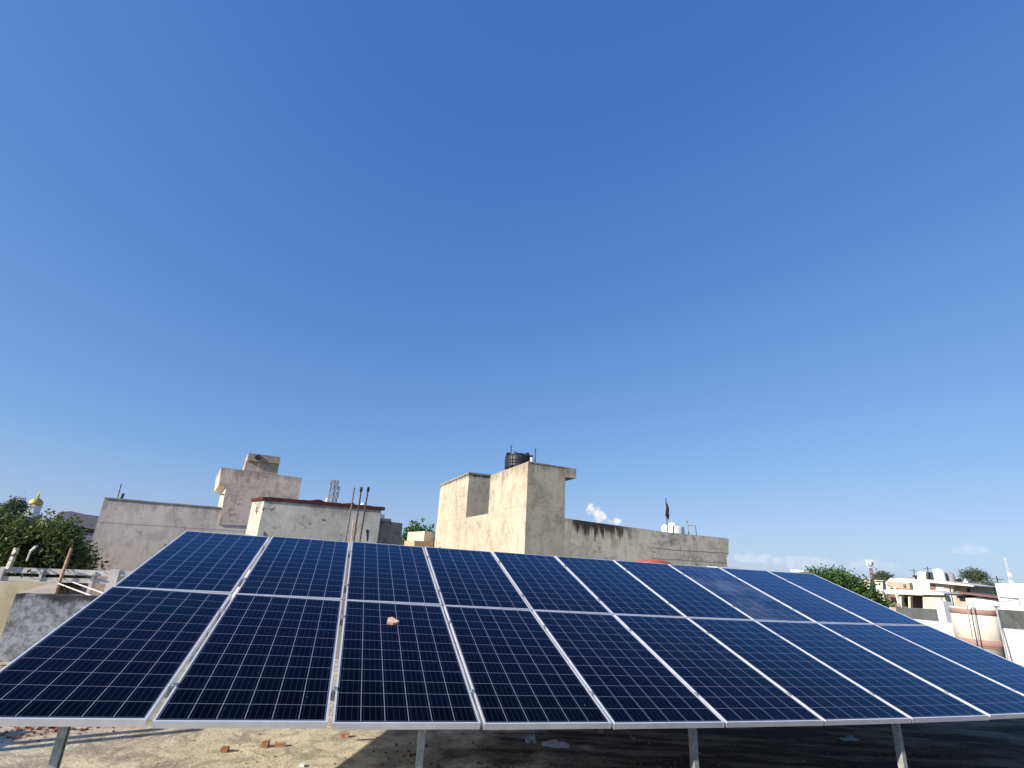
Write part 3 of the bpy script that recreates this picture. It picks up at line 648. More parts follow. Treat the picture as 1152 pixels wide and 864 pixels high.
# ------------------------------------------------------------------ CENTRAL TOWER HOUSE
A = atY(594.2, 519.6, 15.0); PF = Plane(A, (.927, .375)); PL = Plane(A, (-.375, .927)); zt = A.z; FH = PF.h; LH = PL.h
if LH.y < 0: LH = -LH
M['tower_lit'] = plaster('pale cement', (.575, .505, .375), (.33, .275, .195), ztop=zt, slen=.9, amount=.75, grunge=.75, seams=((PL.p(570, 572).z, .02, .22),), bscale=.9)
zw = PF.p(636, 583).z
M['wall_front'] = plaster('streaked cement', (.47, .42, .32), (.29, .25, .18), ztop=zw-.02, slen=.75, amount=.7, black=(.035, .03, .024), blackamt=0, bscale=.9)
def blackwall():
    m = plaster('black streaked cement', (.80, .715, .54), (.43, .37, .265), ztop=zw-.0, slen=.5, amount=.85, grunge=.7, bscale=1.0)
    # algae only near the tower end of the wall, paint scraps in the middle
    t = m.node_tree; b = MatB.__new__(MatB); b.m = m; b.t = t; b.N = t.nodes; b.L = t.links; b.b = b.N['Principled BSDF']; b.geo = [n for n in b.N if n.bl_idname == 'ShaderNodeNewGeometry'][0]
    col = b.b.inputs['Base Color'].links[0].from_socket; p = b.xyz()
    along = b.math('ADD', b.math('MULTIPLY', b.math('SUBTRACT', p[0], A.x), FH.x), b.math('MULTIPLY', b.math('SUBTRACT', p[1], A.y), FH.y))
    dep = b.math('SUBTRACT', zw, p[2])
    st = b.noise(1.0, 6, .65, stretch=(6, 6, .8)); st2 = b.noise(1.0, 5, .6, stretch=(20, 20, 1.5)); nn = b.noise(1.6, 4, .5)
    zone = b.math('MULTIPLY', b.ramp(along, 1.45, 1.6), b.math('SUBTRACT', 1.0, b.ramp(along, 3.0, 4.2)))
    v = b.math('SUBTRACT', b.math('ADD', st, b.math('MULTIPLY', st2, .35)), b.math('MULTIPLY', dep, .75))
    mk = b.math('MULTIPLY', b.ramp(v, .36, .52), zone); col = b.mix(b.math('MULTIPLY', mk, .93), col, (.028, .024, .018))
    z2 = b.math('MULTIPLY', b.ramp(along, 4.2, 4.4), b.math('SUBTRACT', 1.0, b.ramp(along, 6.4, 6.8)))
    sc2 = b.noise(7, 9, .75, stretch=(1, 1, .7)); d2 = b.math('MULTIPLY', b.ramp(dep, .02, .1), b.math('SUBTRACT', 1.0, b.ramp(dep, .45, .62)))
    col = b.mix(b.math('MULTIPLY', b.math('MULTIPLY', b.math('MULTIPLY', b.ramp(sc2, .54, .60), z2), d2), .75), col, (.14, .12, .12))
    z3 = b.math('MULTIPLY', b.ramp(along, 4.3, 4.35), b.math('SUBTRACT', 1.0, b.ramp(along, 7.6, 8.4)))
    for dd in (.66, .97):
        ln = b.math('ABSOLUTE', b.math('SUBTRACT', b.math('ADD', dep, b.math('MULTIPLY', b.math('SUBTRACT', nn, .5), .12)), dd))
        col = b.mix(b.math('MULTIPLY', b.math('MULTIPLY', b.math('SUBTRACT', 1.0, b.ramp(ln, .006, .022)), z3), .7), col, (.12, .10, .07))
    rst = b.math('MULTIPLY', b.ramp(b.noise(1.3, 4, .5), .55, .68), b.math('SUBTRACT', 1.0, b.ramp(b.math('ABSOLUTE', b.math('SUBTRACT', along, 3.4)), .2, .9)))
    col = b.mix(b.math('MULTIPLY', rst, .5), col, (.36, .25, .12)); b.L.new(col, b.b.inputs['Base Color']); return m
M['wall_black'] = blackwall()
th = thing('tower_house', 'cement rendered house with two roof towers and a long streaked parapet', 'house', (A.x, A.y, ZG))
tw = PF.p(636, 540); wF = (tw-A).dot(FH)
lw = PL.p(552.5, 527.5); wL = (lw-A).dot(LH)
# big tower
bm = NB(); H = lambda a, b_, z: Vector((A.x+FH.x*a+LH.x*b_, A.y+FH.y*a+LH.y*b_, z))
prism(bm, [H(0, 0, zt), H(wF, 0, zt-.02), H(wF, 0, ZG), H(0, 0, ZG)], LH*wL); part('stair_tower', bm, M['tower_lit'], th)
# roof slab with overhang on the right
e = PF.p(648, 528); wo = (e-A).dot(FH); hz = PF.p(648, 538.3).z
bm = NB(); zo = PF.p(648, 527.4).z; prism(bm, [H(.02, -.012, zt+.02), H(wo, -.012, zo), H(wo, -.012, hz), H(wF+.003, -.012, hz), H(wF+.003, -.012, zo-.02), H(.02, -.012, zt-.02)], LH*(wL-.02)); part('roof_slab', bm, M['tower_lit'], th)
# small block on the left
l1 = (PL.p(527.7, 533.1)-A).dot(LH); l2 = (PL.p(496.2, 539.5)-A).dot(LH); zb = PL.p(527.7, 533.1).z; zn = PL.p(535, 580.4).z; l3 = (PL.p(489, 610)-A).dot(LH)
M['block_lit'] = plaster('pale cement block', (.575, .505, .375), (.33, .275, .195), ztop=zb, slen=.45, amount=.6, blackamt=.35, seams=((zn, .02, .2),))
bm = NB(); prism(bm, [H(.004, l1, zb), H(.004, l2, zb), H(.004, l2, ZG), H(.004, l1, ZG)], FH*2.6); part('roof_room', bm, M['block_lit'], th)
bm = NB(); prism(bm, [H(-.03, l1-.03, zb+.002), H(-.03, l1-.03, zb+.07), H(-.03, l2+.04, zb+.05), H(-.03, l2+.04, zb-.01)], FH*2.7); part('roof_slab', bm, plaster('dark slab edge', (.38, .33, .25), (.14, .12, .09), amount=.9, bscale=2), th)
# parapet linking both, lit side
bm = NB(); prism(bm, [H(0, wL+.002, zn), H(0, l1-.002, zn), H(0, l1-.002, ZG), H(0, wL+.002, ZG)], FH*.22); part('side_parapet', bm, M['block_lit'], th)
bm = NB(); prism(bm, [H(.0, l2+.002, PL.p(491, 575).z), H(.0, l3, PL.p(491, 576).z-1.2), H(.0, l3, ZG), H(.0, l2+.002, ZG)], FH*.22); part('side_parapet', bm, M['block_lit'], th)
# long front parapet
r1 = PF.p(818.5, 606); aR = (r1-A).dot(FH)
bm = NB(); top = [H(wF+.002, 0, zw), H(wF+(aR-wF)*.3, 0, PF.p(700, 591.8).z), H(wF+(aR-wF)*.62, 0, PF.p(760, 599.6).z), H(aR, 0, PF.p(818, 605.5).z)]
br = [H(aR+.06, 0, PF.p(820, 607).z), H(aR+.02, 0, PF.p(819, 612).z), H(aR-.0, 0, PF.p(818, 622).z), H(aR-.12, 0, PF.p(816, 628).z), H(aR-.1, 0, PF.p(816, 640).z), H(aR-.1, 0, ZG), H(wF+.002, 0, ZG)]
prism(bm, top+br, LH*.23); part('long_parapet', bm, M['wall_black'], th)
bm = NB(); prism(bm, [H(.3, .3, zw-1.5), H(aR-.2, .3, zw-1.5), H(aR-.2, .3, ZG), H(.3, .3, ZG)], LH*7); part('roof_terrace', bm, M['concrete_top'], th)
# black water tank on the tower
tcn = H(wF*.32, wL*.52, zt+.05)
tk = thing('water_tank', 'black ribbed plastic water tank on top of the cement tower', 'water tank', tcn)
rt = .46; prof = [(rt, 0)]
for i in range(3): z = .04+i*.09; prof += [(rt, z), (rt+.007, z+.02), (rt+.007, z+.05), (rt, z+.07)]
prof += [(rt, .38), (rt*.93, .43), (rt*.55, .465), (rt*.42, .47)]
bm = NB(); lathe(bm, tcn, prof, 40); part('body', bm, M['black_plastic'], tk, True)
bm = NB(); lathe(bm, tcn+Vector((0, 0, .465)), [(.2, 0), (.21, .03), (.17, .05)], 24); part('lid', bm, M['black_plastic'], tk)
for a in (-2.7, -1.9, -.9, .1, 1.2, 2.2):
    bm = NB(); box(bm, tcn+Vector((math.cos(a)*.40, math.sin(a)*.40, .45)), (.12, .08, .09), (Vector((math.cos(a), math.sin(a), 0)), Vector((-math.sin(a), math.cos(a), 0)), Vector((0, 0, 1))))
    part('lifting_lug', bm, M['black_plastic'], tk)
for (px, lab, y0, y1) in ((574.3, 'thin pipe rising left of the black water tank', 528, 503), (602.3, 'thin pipe rising right of the black water tank', 524, 504.5)):
    d0 = tcn.y-.45 if px < 580 else tcn.y-.1
    bm = NB(); p0 = atY(px-.6, y0, d0); p1 = atY(px, y1, d0); tube(bm, [Vector((p0.x, p0.y, zt+.04)), Vector((p0.x, p0.y, p1.z))], .018, 8)
    if px < 580: tube(bm, [Vector((p0.x-.0, p0.y, p1.z-.0)), Vector((p0.x-.03, p0.y, p1.z+.03)), Vector((p0.x+.04, p0.y, p1.z+.04))], .014, 6)
    tag(link('vent_pipe', bm, M['steel_dark']), lab, 'pipe', 'pipes beside the black tank')
bm = NB(); c = atY(597.6, 517.4, A.y+.25); box(bm, (c.x, c.y, zt+.12), (.07, .07, .14)); tag(link('valve_box', bm, M['white_plastic']), 'tiny white valve box beside the black water tank', 'valve')
# white tank beyond the parapet
c = PF.p(757, 598, 3.2); wt = thing('water_tank', 'white round water tank behind the long cement parapet', 'water tank', (c.x, c.y, c.z-1.2))
s = c.y/F; rt = 11.8*s/.9*.92
ztp = atY(757, 589.5, c.y).z
bm = NB(); base = Vector((c.x, c.y, ztp-1.25)); lathe(bm, base, [(rt, 0), (rt, .35), (rt*1.03, .38), (rt, .42), (rt, .75), (rt*1.03, .78), (rt, .82), (rt, 1.08), (rt*.93, 1.16), (rt*.4, 1.22)], 40)
part('body', bm, M['white_plastic'], wt, True)
bm = NB(); lathe(bm, base+Vector((0, 0, 1.21)), [(rt*.36, 0), (rt*.36, .06), (rt*.3, .08)], 24); part('lid', bm, M['white_plastic'], wt)
bm = NB(); g = base+Vector((-rt*1.02, -.1, 0)); tube(bm, [g, g+Vector((0, 0, 1.12)), g+Vector((.12, 0, 1.2))], .04, 8); part('inlet_pipe', bm, M['white_plastic'], wt)
# flag
f0 = atY(750.6, 592, c.y-.6); f1 = atY(752.4, 560.5, c.y-.6); fl = thing('flag', 'furled dark flag on a thin pole beside the white tank', 'flag', (f0.x, f0.y, f0.z-.8))
bm = NB(); tube(bm, [f0-Vector((0, 0, .8)), Vector((f0.x, f0.y, f1.z))], .02, 6); part('pole', bm, M['rust'], fl)
bm = NB(); n = 14; ra = []; cc = Vector((f0.x+.02, f0.y, 0)); zt_ = atY(752, 566, c.y-.6).z; zb_ = atY(751, 584, c.y-.6).z
tube(bm, [Vector((cc.x+.02*math.sin(i*.5)+.03*i/n, cc.y+.02*math.cos(i*.5), zt_+(zb_-zt_)*i/n)) for i in range(n+1)], [.012+.075*(i/n)**.6*(1 if i < n-3 else (n-i)/4+.15)*(1+.1*math.sin(i*1.3)) for i in range(n+1)], 9)
part('cloth', bm, plain('dark flag cloth', (.035, .02, .03), .95, 0, .1, .4, 10), fl, True)
# thin pipes right of the white tank
q = lambda px, py: atY(px, py, c.y+.3)
bm = NB(); tube(bm, [q(775, 602), q(773.2, 587)], .022, 6); box(bm, q(773, 586.6), (.07, .07, .07)); tube(bm, [q(774.2, 591.2), q(782.3, 591.4), q(783.5, 602)], .018, 6)
tag(link('pipe_frame', bm, M['galv']), 'thin bent pipe frame right of the white water tank', 'pipe')
# red sheet mound and white sheet seen over the panels
P9 = Plane(atY(742, 634, 12.6), (.9, .43))
bm = NB(); top = [(722, 638), (726, 634), (733, 631), (742, 629.8), (749, 631), (756, 634), (762, 637.5), (764, 640)]
ct = P9.poly(top, 0); prism(bm, [Vector((ct[0].x, ct[0].y, 0))]+ct+[Vector((ct[-1].x, ct[-1].y, 0))], P9.n*.5)
bmesh.ops.bevel(bm, geom=bm.edges[:], offset=.02, segments=2)
tag(link('red_sheet', bm, M['red_sheet'], smooth=True), 'humped red plastic cover just above the upper edge of the panels', 'cover')
for (x0, x1, yy, lab) in ((807, 831, 637.6, 'white flat sheet poking over the panel edge at the parapet end'), (904, 910, 641.2, 'small white block at the top right corner of the panels')):
    P8 = Plane(atY(x0, yy, 13.2), (.957, .29)); bm = NB(); a, b_ = P8.p(x0, yy), P8.p(x1, yy+1)
    prism(bm, [a, b_, Vector((b_.x, b_.y, a.z-.05)), Vector((a.x, a.y, a.z-.05))], P8.n*.4)
    for v in (a, b_): box(bm, (v.x+.0, v.y+.2, (a.z-.05)/2), (.06, .06, a.z-.052))
    tag(link('white_bench', bm, M['white_plastic']), lab, 'sheet')
# beige parts left of the tower
P7 = Plane(atY(478, 600, 24), (.85, .53)); sb = thing('beige_hut', 'small beige hut left of the cement tower house', 'building', (P7.A.x, P7.A.y, ZG))
bm = NB(); prism(bm, down(P7.poly([(477.8, 597.6), (489.5, 598.4)])), P7.n*2); part('wall', bm, M['cream_far'], sb)
bm = NB(); prism(bm, P7.poly([(466, 608.2), (487, 609.3), (486.8, 616), (466, 614.5)], -1.2), P7.n*1.1); part('low_wall', bm, plaster('peach wall', (.60, .42, .28), (.4, .3, .2), amount=.4), sb)

# ------------------------------------------------------------------ LEFT NEIGHBOUR: terrace, railing, timber
zN = .72
M['rose_tin'] = None
def tin():
    b = MatB('rose corrugated roof'); p = b.xyz(); a = b.math('ADD', b.math('MULTIPLY', p[0], YA.x), b.math('MULTIPLY', p[1], YA.y))
    s_ = b.math('SINE', b.math('MULTIPLY', a, 18.0)); c = b.mix(b.ramp(s_, -.4, .5), (.22, .15, .15), (.47, .38, .36)); return b.done(b.mix(b.math('MULTIPLY', b.noise(3, 6), .5), c, (.4, .35, .3)), .85)
bm = NB(); prism(bm, [RP(-.0, .7, zN), RP(6.5, .7, zN), RP(6.5, 4.6, zN), RP(-.0, 4.6, zN)], (0, 0, ZG-zN)); tag(link('neighbour_terrace', bm, tin()), 'rose ribbed terrace floor of the neighbour house behind the grey wall', 'terrace')
PRL = Plane(RP(0, 3.9), (XA.x, XA.y))
rl = thing('concrete_railing', 'white concrete railing with two rails in front of the tree', 'railing', RP(0, 3.9, zN))
def band(name, x0, x1, yt0, yt1, hgt, off=0, dp=.12, mat=None, root=rl):
    a, b_ = PRL.p(x0, yt0, off), PRL.p(x1, yt1, off); bm = NB()
    zl0 = PRL.p(x0, yt0+hgt, off).z; zl1 = PRL.p(x1, yt1+hgt, off).z
    prism(bm, [a, b_, Vector((b_.x, b_.y, zl1)), Vector((a.x, a.y, zl0))], PRL.n*dp); part(name, bm, mat or M['white_paint'], root)
band('rail', -30, 150, 636.5, 643.5, 6.2); band('rail', -30, 150, 647.2, 652.6, 5.0)
for x0, x1, yy in ((-12, -6, 634), (1.5, 5.5, 638), (46, 49, 641), (104, 107.5, 643), (124, 135, 640.5)):
    b1 = PRL.p(x1, yy, -.03).z; a, b_ = PRL.p(x0, yy, -.03), PRL.p(x1, yy, -.03); bm = NB(); prism(bm, [a, Vector((b_.x, b_.y, a.z)), Vector((b_.x, b_.y, zN-.3)), Vector((a.x, a.y, zN-.3))], PRL.n*.18); part('post', bm, M['white_paint'], rl)
# cream wall left and sloping coping
P6 = Plane(RP(-.2, .95), (XA.x, XA.y)); bm = NB(); prism(bm, down(P6.poly([(-60, 652), (0, 654.8), (57, 655.2), (20, 700)], 1.3)), P6.n*.25)
M['yellow_wall'] = plaster('yellowish wall', (.58, .53, .36), (.36, .32, .2), amount=.5)
tag(link('boundary_wall', bm, M['yellow_wall']), 'yellowish cream wall at the left edge behind the mouldy parapet', 'wall')
bm = NB(); zs = [P6.p(58, 655.5, 1.2), P6.p(64, 655.5, 1.2), P6.p(60, 672, -.5), P6.p(14, 672, -.5)]
prism(bm, [zs[0], zs[1], P6.p(62, 667.5, -.55), P6.p(19, 667.8, -.55)], (0, 0, -.9)); tag(link('sloping_coping', bm, M['tan_far']), 'sloping tan coping block between mouldy parapet and railing', 'block')
# posts and timbers
def stick(name, a, b_, ya, yb, r, mat, lab, cat, seg=4, grp=None):
    bm = NB(); tube(bm, [atY(*a, ya), atY(*b_, yb)], r, seg); return tag(link(name, bm, mat), lab, cat, grp)
stick('timber_pole', (62, 668), (80.5, 616.5), 11.0, 11.4, [.035, .025], M['timber'], 'slanting brown timber pole leaning on the white railing', 'timber', 7)
stick('white_post', (9, 640), (19, 616.5), 11.6, 11.6, .05, M['white_paint'], 'slanting white post above the railing at the far left', 'post')
stick('white_pipe', (30, 631), (34, 621), 11.5, 11.5, .016, M['white_paint'], 'short white pipe in front of the tree', 'pipe', 8)
stick('elbow_pipe', (34.5, 620), (41, 614.5), 11.5, 11.4, .026, M['white_paint'], 'white pipe elbow pointing up in front of the tree', 'pipe', 8)
stick('cable', (62, 655), (118, 676), 11.2, 9.4, .012, M['white_paint'], 'pale cable running down from the timber pole, left one', 'cable', 5)
stick('cable', (82, 655), (140, 676), 11.2, 9.2, .012, M['white_paint'], 'pale cable slanting over the rose terrace, right one', 'cable', 5)
P5 = Plane(atY(75, 634, 13.4), (XA.x, XA.y)); bm = NB(); prism(bm, down(P5.poly([(76, 634.5), (96, 634), (97, 640), (96, 652)]), zN-.5), P5.n*.3); tag(link('low_block', bm, M['grey_far']), 'low grey block between the tree foot and the rose wall', 'block')

# ------------------------------------------------------------------ far left: dome, grey roofs
y = 150.; c = atY(36.5, 577, y); s = y/F*1.35
gd = thing('gurdwara_dome', 'golden dome with finial on a white drum above the left tree', 'temple', (c.x, c.y, ZG))
zb_ = atY(37.5, 568.5, y).z-1.66; r = 8*y/F*.74
bm = NB(); lathe(bm, (c.x, c.y, ZG), [(r*1.0, 0), (r*1.0, zb_-ZG+1.2), (r*1.12, zb_-ZG+1.3), (r*1.12, zb_-ZG+1.6), (r*.95, zb_-ZG+1.65)], 8); part('drum', bm, M['bright_white'], gd)
bm = NB(); lathe(bm, (c.x, c.y, zb_+1.66), [(r*.93, 0), (r*1.06, .35), (r*1.06, .8), (r*.88, 1.35), (r*.55, 1.8), (r*.25, 2.1), (r*.1, 2.4)], 28); dm = part('dome', bm, M['gold'], gd, True)
bm = NB(); lathe(bm, (c.x, c.y, zb_+4.0), [(.12, 0), (.35, .3), (.12, .6), (.22, .9), (.05, 1.3), (.04, 3.0)], 12); part('finial', bm, M['gold'], dm, True)
for i, (pts, yy, mat, lab) in enumerate([([(66, 576.5), (84, 576), (92, 578), (122, 582)], 36, 'grey_far', 'grey house with rounded parapet between tree and rose wall'),
                           ([(-40, 577), (0, 577.5), (9, 579), (9, 586)], 42, 'grey_far', 'grey house top at the far left edge behind the tree')]):
    Pz = Plane(atY(pts[0][0], pts[0][1], yy), (.9, .43)); root = thing('grey_house', lab, 'house', (Pz.A.x, Pz.A.y, ZG))
    bm = NB(); prism(bm, down(Pz.poly(pts)), Pz.n*7); part('wall', bm, M[mat], root)
    if i == 0:
        bm = NB(); prism(bm, Pz.poly([(68, 575.8), (80, 575.2), (80, 577), (68, 577.6)], .5), Pz.n*2); part('roof', bm, M['brick'], root)
        bm = NB(); prism(bm, Pz.poly([(83, 591), (113, 597), (112, 601), (83, 597)], -.05), Pz.n*.2); part('opening', bm, M['opening'], root)

# ------------------------------------------------------------------ RIGHT: round tank, walls, houses
HB = (.554, -.832)
c = atZ(1101, 700, 0); cy = 13.0
c = atY(1101, 713, cy); rt = 25.8*Vector(ray(1101, 713)).length*0+.0
dist = math.hypot(c.x, c.y); rt = 24.6/F*cy*.80
ztop_ = atY(1101, 684, cy-rt*.5).z
rtk = thing('round_tank', 'round cream cement tank with two pink bands at the right', 'tank', (c.x, c.y, 0))
M['tank_cream'] = plaster('cream tank', (.82, .77, .64), (.62, .54, .42), amount=.4, grunge=.25)
b1a = atY(1101, 692, cy-rt*.6).z; b2t = atY(1101, 719.5, cy-rt*.6).z; b2b = atY(1101, 728, cy-rt*.6).z
Hh = ztop_
bm = NB(); lathe(bm, (c.x, c.y, 0), [(rt*.92, 0), (rt*.92, b2b), (rt*1.0, b2b+.002), (rt*1.0, Hh-.02), (rt*.9, Hh)], 48); part('body', bm, M['tank_cream'], rtk, True)
bm = NB(); lathe(bm, (c.x, c.y, 0), [(rt*.97, b1a), (rt*1.006, b1a+.002), (rt*1.006, Hh-.03), (rt*.97, Hh-.025)], 48); part('band', bm, M['pink_band'], rtk, True)
bm = NB(); lathe(bm, (c.x, c.y, 0), [(rt*.97, b2b+.01), (rt*1.006, b2b+.012), (rt*1.006, b2t), (rt*.97, b2t+.002)], 48); part('band', bm, M['pink_band'], rtk, True)
def on_tank(px, py): 
    return atY(px, py, cy-rt*.9)
bm = NB(); tube(bm, [on_tank(1097, 745), on_tank(1094.5, 720), on_tank(1088, 683), on_tank(1089, 680), on_tank(1094, 679), on_tank(1095, 683), on_tank(1101.5, 722), on_tank(1105, 745)], .012, 6); part('pipe', bm, M['galv'], rtk)
bm = NB(); pa = atY(1120.5, 682.5, cy-.55); pb = atY(1134, 744, cy-.75); tube(bm, [pb-(pa-pb)*.35, pa], .02, 8); box(bm, pa, (.12, .06, .04))
tag(link('leaning_pipe', bm, M['galv']), 'thin grey pipe leaning at the right side of the round tank', 'pipe')
# mossy block wall and white slabs beyond the parapet
def slab(name, lab, cat, pts, y, mat, dp, h=HB, zlow=ZG, kind=None):
    Pq = Plane(atY(pts[0][0], pts[0][1], y), h); bm = NB(); prism(bm, down(Pq.poly(pts), zlow), Pq.n*dp)
    return tag(link(name, bm, mat), lab, cat)
slab('block_wall', 'mossy grey block wall right of the round tank', 'wall', [(1100, 684.5), (1122, 685.5), (1152, 687.5), (1190, 690)], 17.5, M['grey_block'], .25, (.957, .29))
slab('white_wall', 'white wall panel left of the round tank', 'wall', [(1060.5, 676), (1072, 677.5), (1074, 690), (1080, 707)], 18.5, M['bright_white'], .25, (.957, .29))
Pq = Plane(atY(1012, 686, 23), (.957, .29)); bm = NB(); prism(bm, Pq.poly([(1008, 683.5), (1061, 686), (1064, 700), (1008, 695)]), Pq.n*.3)
prism(bm, down(Pq.poly([(1008, 695.6), (1063, 700.5)], .05)), Pq.n*.25)
tag(link('low_grey_wall', bm, plaster('grey low wall', (.42, .40, .33), (.26, .25, .2), amount=.6)), 'low grey concrete wall below the terraced cream house', 'wall')
stick('thin_pole', (1066, 699), (1059, 672.5), 20, 20, .03, M['galv'], 'thin grey pole left of the white wall panel', 'pole', 6)
# terraced cream house (H2)
Pa = Plane(atY(1000, 664, 30), HB)
h2 = thing('terraced_house', 'cream terraced house with a dark open porch on the right', 'house', (Pa.A.x, Pa.A.y, ZG))
def pp(name, pts, off, dp, mat, root, low=None, Pl=None):
    Pl = Pl or Pa; bm = NB(); q = Pl.poly(pts, off)
    if low is not None: q = down(q, low)
    prism(bm, q, Pl.n*dp); return part(name, bm, M[mat] if isinstance(mat, str) else mat, root)
pp('wall', [(995, 690), (995, 683.5), (1045, 685), (1045, 692)], 0, 2.0, 'tan_far', h2)
pp('wall', [(1040, 667), (1062, 670), (1064, 676), (1063, 690), (1040, 687)], 0, .8, 'cream_far', h2)
pp('porch_back', [(996, 668), (1040, 670), (1040, 685), (996, 684)], 2.2, .2, 'brown_far', h2)
pp('roof_slab', [(994, 663.8), (1000, 662.5), (1042, 664.2), (1062, 667.5), (1062, 669.5), (1040, 669), (996, 668)], -.25, 2.6, 'cream_far2', h2)
for x0 in (1011.5, 1021.5, 1038): pp('column', [(x0, 669), (x0+2.6, 669.2), (x0+3.0, 685), (x0+.4, 685)], 0, .3, 'cream_far', h2)
pp('doorway', [(1013, 673), (1021, 674), (1021.5, 682), (1013.5, 681)], 2.12, .05, 'opening', h2)
pp('doorway', [(1001, 671.5), (1008, 672.5), (1009, 678), (1003, 676)], 2.12, .05, 'opening', h2)
stick('white_pole', (1013, 687), (1006.5, 660), 27, 27, .06, M['white_paint'], 'white pole standing in front of the dark open porch', 'pole', 6)
# upper terrace house (H1)
Pb = Plane(atY(1002, 652, 44), HB)
h1 = thing('white_house', 'white two storey house with roof tanks on the right skyline', 'house', (Pb.A.x, Pb.A.y, ZG))
pp('wall', [(996, 655), (1002, 650), (1020, 651), (1045, 652), (1072, 655), (1072, 668)], 0, 6, 'cream_far2', h1, ZG, Pb)
pp('balcony', [(998, 654), (1023, 655.5), (1024, 663), (998, 661)], -.5, .45, 'tan_far', h1, None, Pb)
pp('roof_slab', [(1042, 652.5), (1073, 655.5), (1095, 658.5), (1095.5, 660), (1073, 658), (1042, 655)], -.6, 6, 'cream_far2', h1, None, Pb)
pp('wall', [(1072, 658.8), (1090, 660.5), (1091, 670)], .4, 5, 'tan_far', h1, ZG, Pb)
pp('window', [(1046, 657.5), (1052.5, 658), (1052.5, 663.5), (1046, 663)], -.04, .1, 'brown_far', h1, None, Pb)
pp('window', [(1088, 661.5), (1091, 661.8), (1091, 666), (1088, 665.5)], .3, .15, 'opening', h1, None, Pb)
pp('window', [(1016, 657.2), (1018.4, 657.4), (1018.6, 661), (1016.2, 660.8)], -.6, .12, 'brown_far', h1, None, Pb)
pp('roof_room', [(1031.8, 643), (1041.5, 643.3), (1042, 652.3), (1032, 651.5)], 1.5, 2.2, 'cream_far', h1, None, Pb)
pp('chimney', [(1042, 643.5), (1044, 643.7), (1044.2, 652), (1042.1, 652)], 1.6, .5, 'steel_dark', h1, None, Pb)
c = Pb.p(1058, 653.5, 2); y_ = c.y; sc_ = y_/F
bm = NB(); rr = 5.6*sc_*1.15; zt2 = atY(1058, 640.5, y_).z; lathe(bm, (c.x, c.y, c.z-.4), [(rr*.8, 0), (rr*.82, .05), (rr*.8, .2), (rr*.8, zt2-c.z+.2), (rr*.72, zt2-c.z+.36), (rr*.25, zt2-c.z+.45)], 24)
tag(link('water_tank', bm, M['white_plastic'], smooth=True), 'tall round white water tank on the roof of the white house', 'water tank')
bm = NB(); c2 = Pb.p(1068, 651.5, 3); lathe(bm, (c2.x, c2.y, c2.z-.6), [(.35, 0), (.38, .5), (.36, 1.0), (.1, 1.15)], 16); tag(link('water_tank', bm, M['grey_far'], smooth=True), 'small grey water tank right of the tall white tank', 'water tank')
# middle house with tin roof edge
Pd = Plane(atY(1070, 667, 34), HB); h3 = thing('tin_roof_house', 'small house with a long brown tin roof edge near the round tank', 'house', (Pd.A.x, Pd.A.y, ZG))
pp('wall', [(1071.5, 667.5), (1086, 668.5), (1087, 678)], .3, 3, 'tan_far', h3, ZG, Pd)
pp('window', [(1079, 670.5), (1085, 671), (1085.5, 676), (1079.5, 675.5)], .2, .12, 'opening', h3, None, Pd)
pp('roof_edge', [(1071, 665.6), (1100, 668.2), (1128, 672.3), (1128, 674), (1100, 670.2), (1071, 667.3)], -.3, 3, 'brown_far', h3, None, Pd)
pp('wall', [(1086, 673), (1103, 671), (1106, 672.5), (1128, 675.5), (1152, 680), (1155, 690)], .1, 3, 'bright_white', h3, ZG, Pd)
# bright white house at the right edge
Pe = Plane(atY(1119, 656.3, 26), HB); h4 = thing('bright_house', 'bright white windowless house wall at the right edge', 'house', (Pe.A.x, Pe.A.y, ZG))
pp('wall', [(1119, 656), (1175, 657), (1180, 690)], 0, 6, 'bright_white', h4, ZG, Pe)
pp('pipe', [(1124, 671.2), (1145, 672.2), (1147.5, 681), (1146.8, 681), (1144.5, 672.9), (1124, 671.9)], -.1, .04, 'galv', h4, None, Pe)
# extra small houses on the skyline
for (x0, yt, x1, yd, mat, lab) in ((984, 653, 993, 58, 'cream_far2', 'small pale house beyond the green tree'), (968, 651, 979, 90, 'cream_far', 'tiny pale house left of the telecom pole'), (1096, 657.5, 1101, 50, 'cream_far2', 'narrow pale house left of the dark roof drum'), (1104, 660, 1113, 60, 'grey_far', 'small grey house in front of the far tree')):
    Pz = Plane(atY(x0, yt, yd), HB); root = thing('small_house', lab, 'house', (Pz.A.x, Pz.A.y, ZG))
    pp('wall', [(x0, yt), (x1, yt+.8), (x1, yt+8)], 0, 5, mat, root, ZG, Pz)
    xm = (x0+x1)/2; pp('roof_edge', [(x0-.6, yt-.7), (x1+.5, yt+.1), (x1+.5, yt+.9), (x0-.6, yt+.1)], -.3, 5.4, 'cream_far', root, None, Pz)
    pp('window', [(xm, yt+3), (xm+1.6, yt+3.1), (xm+1.6, yt+5.6), (xm, yt+5.4)], -.06, .1, 'opening', root, None, Pz)
rr_ = random.Random(5)
AD = ['cream', 'pale', 'grey', 'tan']
